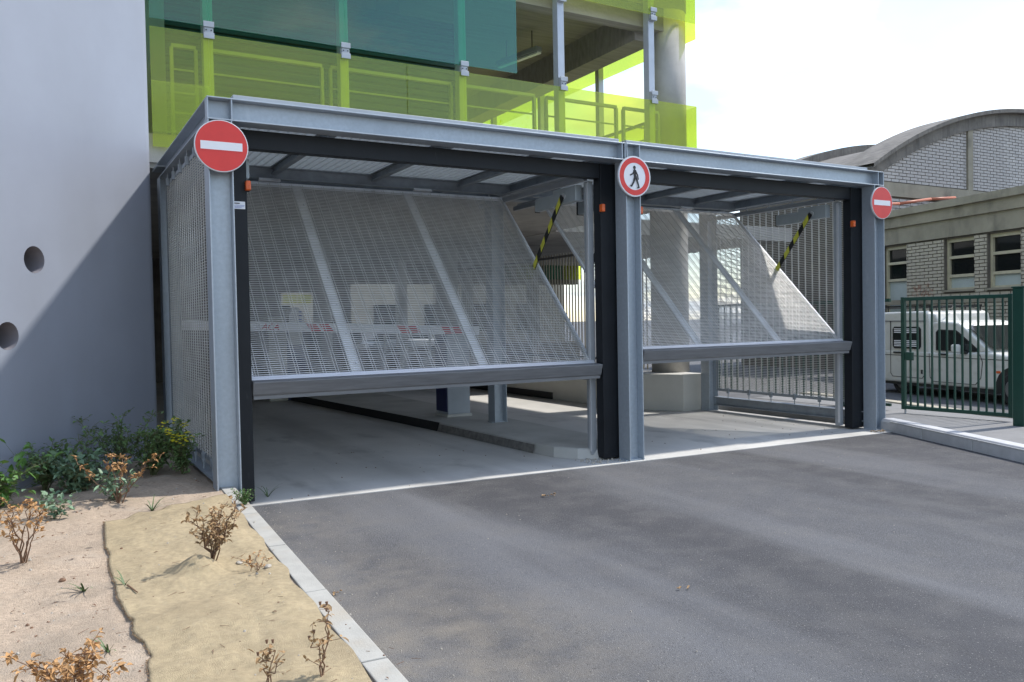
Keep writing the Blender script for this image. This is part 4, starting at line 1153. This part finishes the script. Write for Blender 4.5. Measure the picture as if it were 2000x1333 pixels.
# ------------------------------------------------------------------ plants
def leafq(mb, p, d_, up, L, w, fold=.3):
    d_ = d_.normalized(); s_ = d_.cross(up)
    if s_.length < 1e-4: s_ = d_.orthogonal()
    s_.normalize(); n_ = s_.cross(d_)
    a, b = p, p + d_ * L
    m1 = p + d_ * L * .35; m2 = p + d_ * L * .72
    e = n_ * (w * fold)
    tip = b - n_ * (L * .12)
    mb.add([a, m1 + s_ * w / 2 + e, m2 + s_ * w * .36 + e * .7, tip, m2 - s_ * w * .36 + e * .7, m1 - s_ * w / 2 + e, m1, m2 - n_ * L * .02],
           [(0, 1, 6), (1, 2, 7, 6), (2, 3, 7), (0, 6, 5), (6, 7, 4, 5), (7, 3, 4)])
def rv(a=1): return Vector((random.uniform(-1, 1), random.uniform(-1, 1), random.uniform(-.6, 1))) * a
def plant(name, label, cat, x, y, h, spread, stems, leaf_m, stem_m, lsize, lpers, group=None, flowers=0, droop=0.0, twig=2, zoff=0, flower_m='flower', lw=.6, bare=.25, clump=1):
    z = (burl(x, y) if (x > -1.02 and y < -.8) else hgt(x, y)) + zoff
    base = Vector((x, y, z))
    t = thing(name, label, cat, tuple(base), group)
    sm, lf, fl = MB(), MB(), MB()
    for i in range(stems):
        an = random.uniform(0, 2 * math.pi)
        hh = h * random.uniform(.6, 1.05); out = spread * random.uniform(.15, 1)
        p = base + Vector((random.uniform(-.015, .015), random.uniform(-.015, .015), -.03)); prev = p
        K = 7; path = [p]
        for k in range(1, K + 1):
            q = k / K
            path.append(base + Vector((math.cos(an) * out * q ** .95, math.sin(an) * out * q ** .95, hh * (q - droop * q * q))) + rv(.012 + .012 * lsize / .05))
        rad = .0045 * (h / .4) ** .5
        for k in range(K): sm.tube(path[k], path[k + 1], rad * (1 - k / K * .6), rad * (1 - (k + 1) / K * .6), 5, False)
        for k in range(lpers):
            q = bare + (1 - bare) * random.random(); kk = min(K - 1, int(q * K)); p = path[kk].lerp(path[kk + 1], random.random())
            if random.random() < .6:
                tw = p + Vector((math.cos(random.uniform(0, 6.3)), math.sin(random.uniform(0, 6.3)), random.uniform(-.1, .8))) * lsize * random.uniform(.5, twig)
                sm.tube(p, tw, rad * .45, rad * .3, 4, False); p = tw
            for c in range(clump):
                d_ = rv(); d_.z -= droop * 1.2
                leafq(lf, p + rv(.008), d_, (Vector((0, 0, 1)) + rv(.5)), lsize * random.uniform(.35, 1.3), lsize * lw * random.uniform(.45, 1.1), random.uniform(.05, .5))
        if flowers:
            for k in range(flowers):
                p = path[-1] + rv(.035)
                if flower_m == 'flower': fl.tube(p, p + Vector((0, 0, .006)), .010, .012, 6)
                else: fl.tube(p, p + Vector((0, .002, .014)), .0035, .006, 6)
    sm.build('stems', stem_m, t)
    lf.build('leaves', leaf_m, t, kind='stuff')
    if flowers: fl.build('flowers', flower_m, t, kind='stuff')
    return t
plant('weed', 'bright green broad leaved weed at the far left edge of the bed', 'weed', -1.68, .05, .34, .30, 16, 'leafbright', 'gstem', .10, 15, bare=.1, lw=.5)
plant('weed', 'bushy green weed against the grey wall, second from the left', 'weed', -1.36, .72, .40, .24, 16, 'leaf', 'gstem', .052, 34, lw=.65, bare=.2)
plant('weed', 'broad bluish green weed left of the withered rose near wall', 'weed', -1.10, .52, .32, .28, 14, 'leaf2', 'gstem', .085, 24, lw=.7, bare=.1)
plant('weed', 'tall leafy weed shoot behind the broad bluish green weed', 'weed', -1.08, .86, .44, .1, 6, 'leaf', 'gstem', .075, 18, lw=.45)
plant('rose_bush', 'tall green rose bush standing against the wall in the shade', 'bush', -.74, 1.25, .55, .34, 11, 'leaf', 'gstem', .045, 44, lw=.65, bare=.35)
plant('rose_bush', 'dense green rose bush beside the mesh side of the canopy', 'bush', -.48, .98, .44, .30, 18, 'leaf', 'gstem', .052, 46, lw=.65, bare=.15)
plant('flowering_weed', 'green weed with small yellow flowers beside the left post', 'weed', -.24, .78, .46, .18, 15, 'leaf', 'gstem', .055, 32, flowers=7, bare=.1)
plant('weed', 'low grey green rosette weed on the sand left of the mat', 'weed', -1.30, -.50, .13, .14, 9, 'leaf2', 'gstem', .06, 8, lw=.75, bare=.2)
plant('weed', 'small fine leaved weed growing in the kerb beside the left post', 'weed', -.035, -.82, .10, .10, 16, 'leafbright', 'gstem', .018, 26, lw=.6, bare=.1)
plant('weed', 'green weed growing at the foot of the withered rose by the mat', 'weed', -.88, -.15, .20, .16, 9, 'leaf2', 'gstem', .07, 9, lw=.6, bare=.1)
DG = 'withered rose bushes on the bed'
plant('withered_rose', 'withered orange rose bush at the left edge of the bed', 'dead bush', -1.49, -1.74, .44, .22, 8, 'dry', 'stem', .036, 8, DG, droop=.15, bare=.5, clump=3)
plant('withered_rose', 'withered brown rose bush poking through a raised flap of burlap', 'dead bush', -.54, -2.38, .36, .18, 13, 'dry2', 'stem', .034, 11, DG, droop=.06, bare=.3, clump=3)
plant('withered_rose', 'withered orange rose bush cut off by the bottom left picture edge', 'dead bush', -1.30, -3.86, .24, .22, 11, 'dry', 'stem', .034, 10, DG, droop=.10, bare=.35, clump=3)
plant('withered_rose', 'thin withered rose with buds at the bottom edge near the kerb', 'dead bush', -.46, -4.22, .25, .07, 3, 'dry2', 'stem', .030, 9, DG, flowers=2, flower_m='stem', bare=.25, clump=2)
plant('withered_rose', 'short withered rose with buds left of the thin one at the bottom', 'dead bush', -.645, -4.16, .16, .05, 3, 'dry2', 'stem', .030, 8, DG, flowers=2, flower_m='stem', bare=.25, clump=2)
plant('withered_rose', 'withered drooping orange rose bush near the wall above the mat', 'dead bush', -.86, -.22, .50, .36, 8, 'dry', 'stem', .040, 6, DG, droop=.22, bare=.6, clump=4)
plant('withered_twig', 'low trailing dry twigs on the bare soil beside the kerb', 'dead bush', -.34, -2.6, .11, .24, 6, 'dry', 'stem', .024, 5, None, droop=.3, bare=.3, clump=2)
def tuft(label, x, y, n_, L, zoff=0, z=None):
    zz = z if z is not None else (burl(x, y) if x > -1.02 and y < -.8 else hgt(x, y))
    t = thing('grass_tuft', label, 'grass tuft', (x, y, zz), 'grass tufts')
    m_ = MB()
    for i in range(n_):
        an = random.uniform(0, 6.28); lean = random.uniform(.4, 1.2); l_ = L * random.uniform(.5, 1.1); p = Vector((x, y, zz - .005)); w = .004
        d_ = Vector((math.cos(an) * lean, math.sin(an) * lean, 1)).normalized(); sd = Vector((-math.sin(an), math.cos(an), 0))
        pts = []
        for k in range(5):
            q = k / 4
            pts.append((p + d_ * l_ * q - Vector((0, 0, l_ * .4 * q * q)), w * (1.2 - q) + .0006))
        for (pa, wa), (pb_, wb) in zip(pts, pts[1:]):
            m_.add([pa - sd * wa, pa + sd * wa, pb_ + sd * wb, pb_ - sd * wb], [(0, 1, 2, 3)])
    m_.build('blades', 'grass', t, kind='stuff')
tuft('sparse grass tuft on the sand left of the burlap edge', -1.2, -2.38, 11, .17)
tuft('grass tuft sprouting by the top of the burlap mat', -.66, -.56, 14, .26)
tuft('grass blades growing out at the left burlap edge', -1.01, -2.47, 6, .16)
tuft('grass tuft at the bottom left beside the withered rose', -1.16, -3.5, 7, .15)
tuft('thin grass stalks on the concrete behind the left dark post', .42, .35, 7, .26, z=.002)
db = MB(); db2 = MB()
for i in range(1500):
    y = random.uniform(-5.2, 1.3); x = random.uniform(-2.4, -.08)
    onm = x > mat_left(max(-6, min(y, -.82))) and y < -.75
    if onm and random.random() < .72: continue
    z = burl(x, y) if onm else hgt(x, y)
    k = random.random(); q = random.choice((.003, .004, .006, .009)) * random.uniform(.6, 1.2)
    m_ = db if k < .7 else db2
    if k < .35: leafq(m_, Vector((x, y, z + .002)), Vector((random.uniform(-1, 1), random.uniform(-1, 1), .15)), Vector((0, 0, 1)), q * 2.6, q * 1.1, .3)
    elif k < .5: m_.tube((x, y, z + .002), (x + random.uniform(-.05, .05), y + random.uniform(-.05, .05), z + .004), .0012, .0008, 4, False)
    else: m_.tube((x, y, z - .001), (x + random.uniform(-q, q) * .4, y, z + q * .7), q, q * .5, 6)
dbo = db.build('plant_debris', 'stem'); dbo['kind'] = 'stuff'; dbo['label'] = 'dark crumbs, dead leaf bits and fine twigs scattered over the planting bed'; dbo['category'] = 'debris'
dbo = db2.build('fine_gravel', 'pebble'); dbo['kind'] = 'stuff'; dbo['label'] = 'pale grit scattered over the planting bed'; dbo['category'] = 'gravel'
gt_ = MB()
for i in range(520):
    y = random.uniform(-4.6, .0); x = kx(y) + .06 + abs(random.gauss(0, .22)); q = random.choice((.0022, .003, .0045)) * random.uniform(.6, 1.2)
    gt_.tube((x, y, -.006), (x + random.uniform(-q, q) * .4, y, -.006 + q), q, q * .5, 5)
for i in range(200):
    y = random.uniform(-4.6, .0); x = random.uniform(.2, 8) if random.random() < .7 else random.uniform(.2, 2); q = random.choice((.002, .003, .005)) * random.uniform(.6, 1.3)
    if x < kerb_r(y): gt_.tube((x, y, -.006), (x + random.uniform(-q, q) * .4, y, -.006 + q), q, q * .5, 5)
o = gt_.build('road_grit', 'pebble'); o['kind'] = 'stuff'; o['label'] = 'fine grit lying on the asphalt, thickest along the left kerb'; o['category'] = 'gravel'
dr = MB()
for i in range(90):
    y = random.uniform(.05, 2.5); x = random.uniform(.4, 8.2); q = random.uniform(.004, .012)
    if 3.5 < x < 4.9: continue
    dr.tube((x, y, .0), (x + q * .5, y, q * .5), q, q * .4, 5)
o = dr.build('floor_dirt', 'stem'); o['kind'] = 'stuff'; o['label'] = 'dark crumbs of dirt on the concrete floor under the gates'; o['category'] = 'dirt'
# twig, pebbles and litter
tw = thing('twig', 'short brown twig lying on the burlap beside its left edge', 'twig', (-.98, -2.6, .22))
MB().tube((-1.0, -2.52, burl(-1.0, -2.52) + .008), (-.965, -2.66, burl(-.965, -2.66) + .008), .005, .003, 6).build('stick', 'stem', tw)
for i, (x, y, s_, lab) in enumerate(((-.40, -2.42, .016, 'pale pebble beside the withered rose on the burlap'), (-.28, -2.60, .018, 'pale pebble near the kerb on the bare soil'), (-1.30, -2.2, .016, 'dark clod on the sand left of the burlap'), (-1.03, -2.66, .014, 'brown clod under the left burlap edge'))):
    z = burl(x, y) if x > -1.02 else hgt(x, y)
    bmx = bmesh.new(); bmesh.ops.create_icosphere(bmx, subdivisions=2, radius=s_)
    for v in bmx.verts: v.co *= 1 + .35 * noise.noise(v.co * 60 + Vector((i, 0, 0)))
    me = bpy.data.meshes.new('pebble'); bmx.to_mesh(me); bmx.free(); me.materials.append(M['pebble' if i < 2 else 'stem'])
    o = bpy.data.objects.new('pebble', me); o.location = (x, y, z + s_ * .4); o.scale = (1.2, 1, .7); COL.objects.link(o); tag(o, lab, 'pebble')
def litter(label, x, y, m, n_, sp, s_):
    t = thing('dead_leaves', label, 'litter', (x, y, 0))
    m_ = MB()
    for i in range(n_):
        leafq(m_, Vector((x + random.uniform(-sp, sp), y + random.uniform(-sp * .5, sp * .5), .004)), Vector((random.uniform(-1, 1), random.uniform(-1, 1), random.uniform(0, .3))), Vector((0, 0, 1)), s_ * random.uniform(.6, 1.3), s_ * .6, .4)
    m_.build('leaf_scraps', m, t, kind='stuff')
litter('small dry leaf scraps on the asphalt before the middle post', 2.59, -1.08, 'dry2', 9, .09, .03)
litter('single dry leaf scrap on the asphalt at bottom right of centre', 1.85, -3.69, 'dry2', 4, .04, .025)
litter('dry leaf litter gathered at the foot of the far right post', 8.35, -.2, 'dry2', 24, .10, .035)
litter('sand coloured leaf scraps along the left kerb on the asphalt', .08, -2.65, 'dry2', 7, .05, .025)

# street tree behind the photographer, mirrored in the facade glass
tr = thing('street_tree', 'leafy street tree behind the viewpoint, seen mirrored in the glass', 'tree', (17, -19, -.085))
tm_ = MB()
tm_.tube((17, -19, -.085), (17.1, -19, 4.2), .22, .15, 10, False)
tips = []
for i in range(11):
    an = i * 2.4; e = Vector((17.1 + math.cos(an) * random.uniform(.9, 2.4), -19 + math.sin(an) * random.uniform(.9, 2.4), random.uniform(5.5, 9.2)))
    tm_.tube((17.1, -19, 3.4 + (i % 4) * .25), e, .07, .02, 6, False); tips.append(e)
tm_.build('trunk', 'bark', tr)
lm_ = MB()
for e in tips:
    for k in range(420):
        p = e + Vector((random.gauss(0, .55), random.gauss(0, .55), random.gauss(0, .5)))
        leafq(lm_, p, rv(), Vector((0, 0, 1)), .22, .14)
lm_.build('crown', 'leaf', tr, kind='stuff')
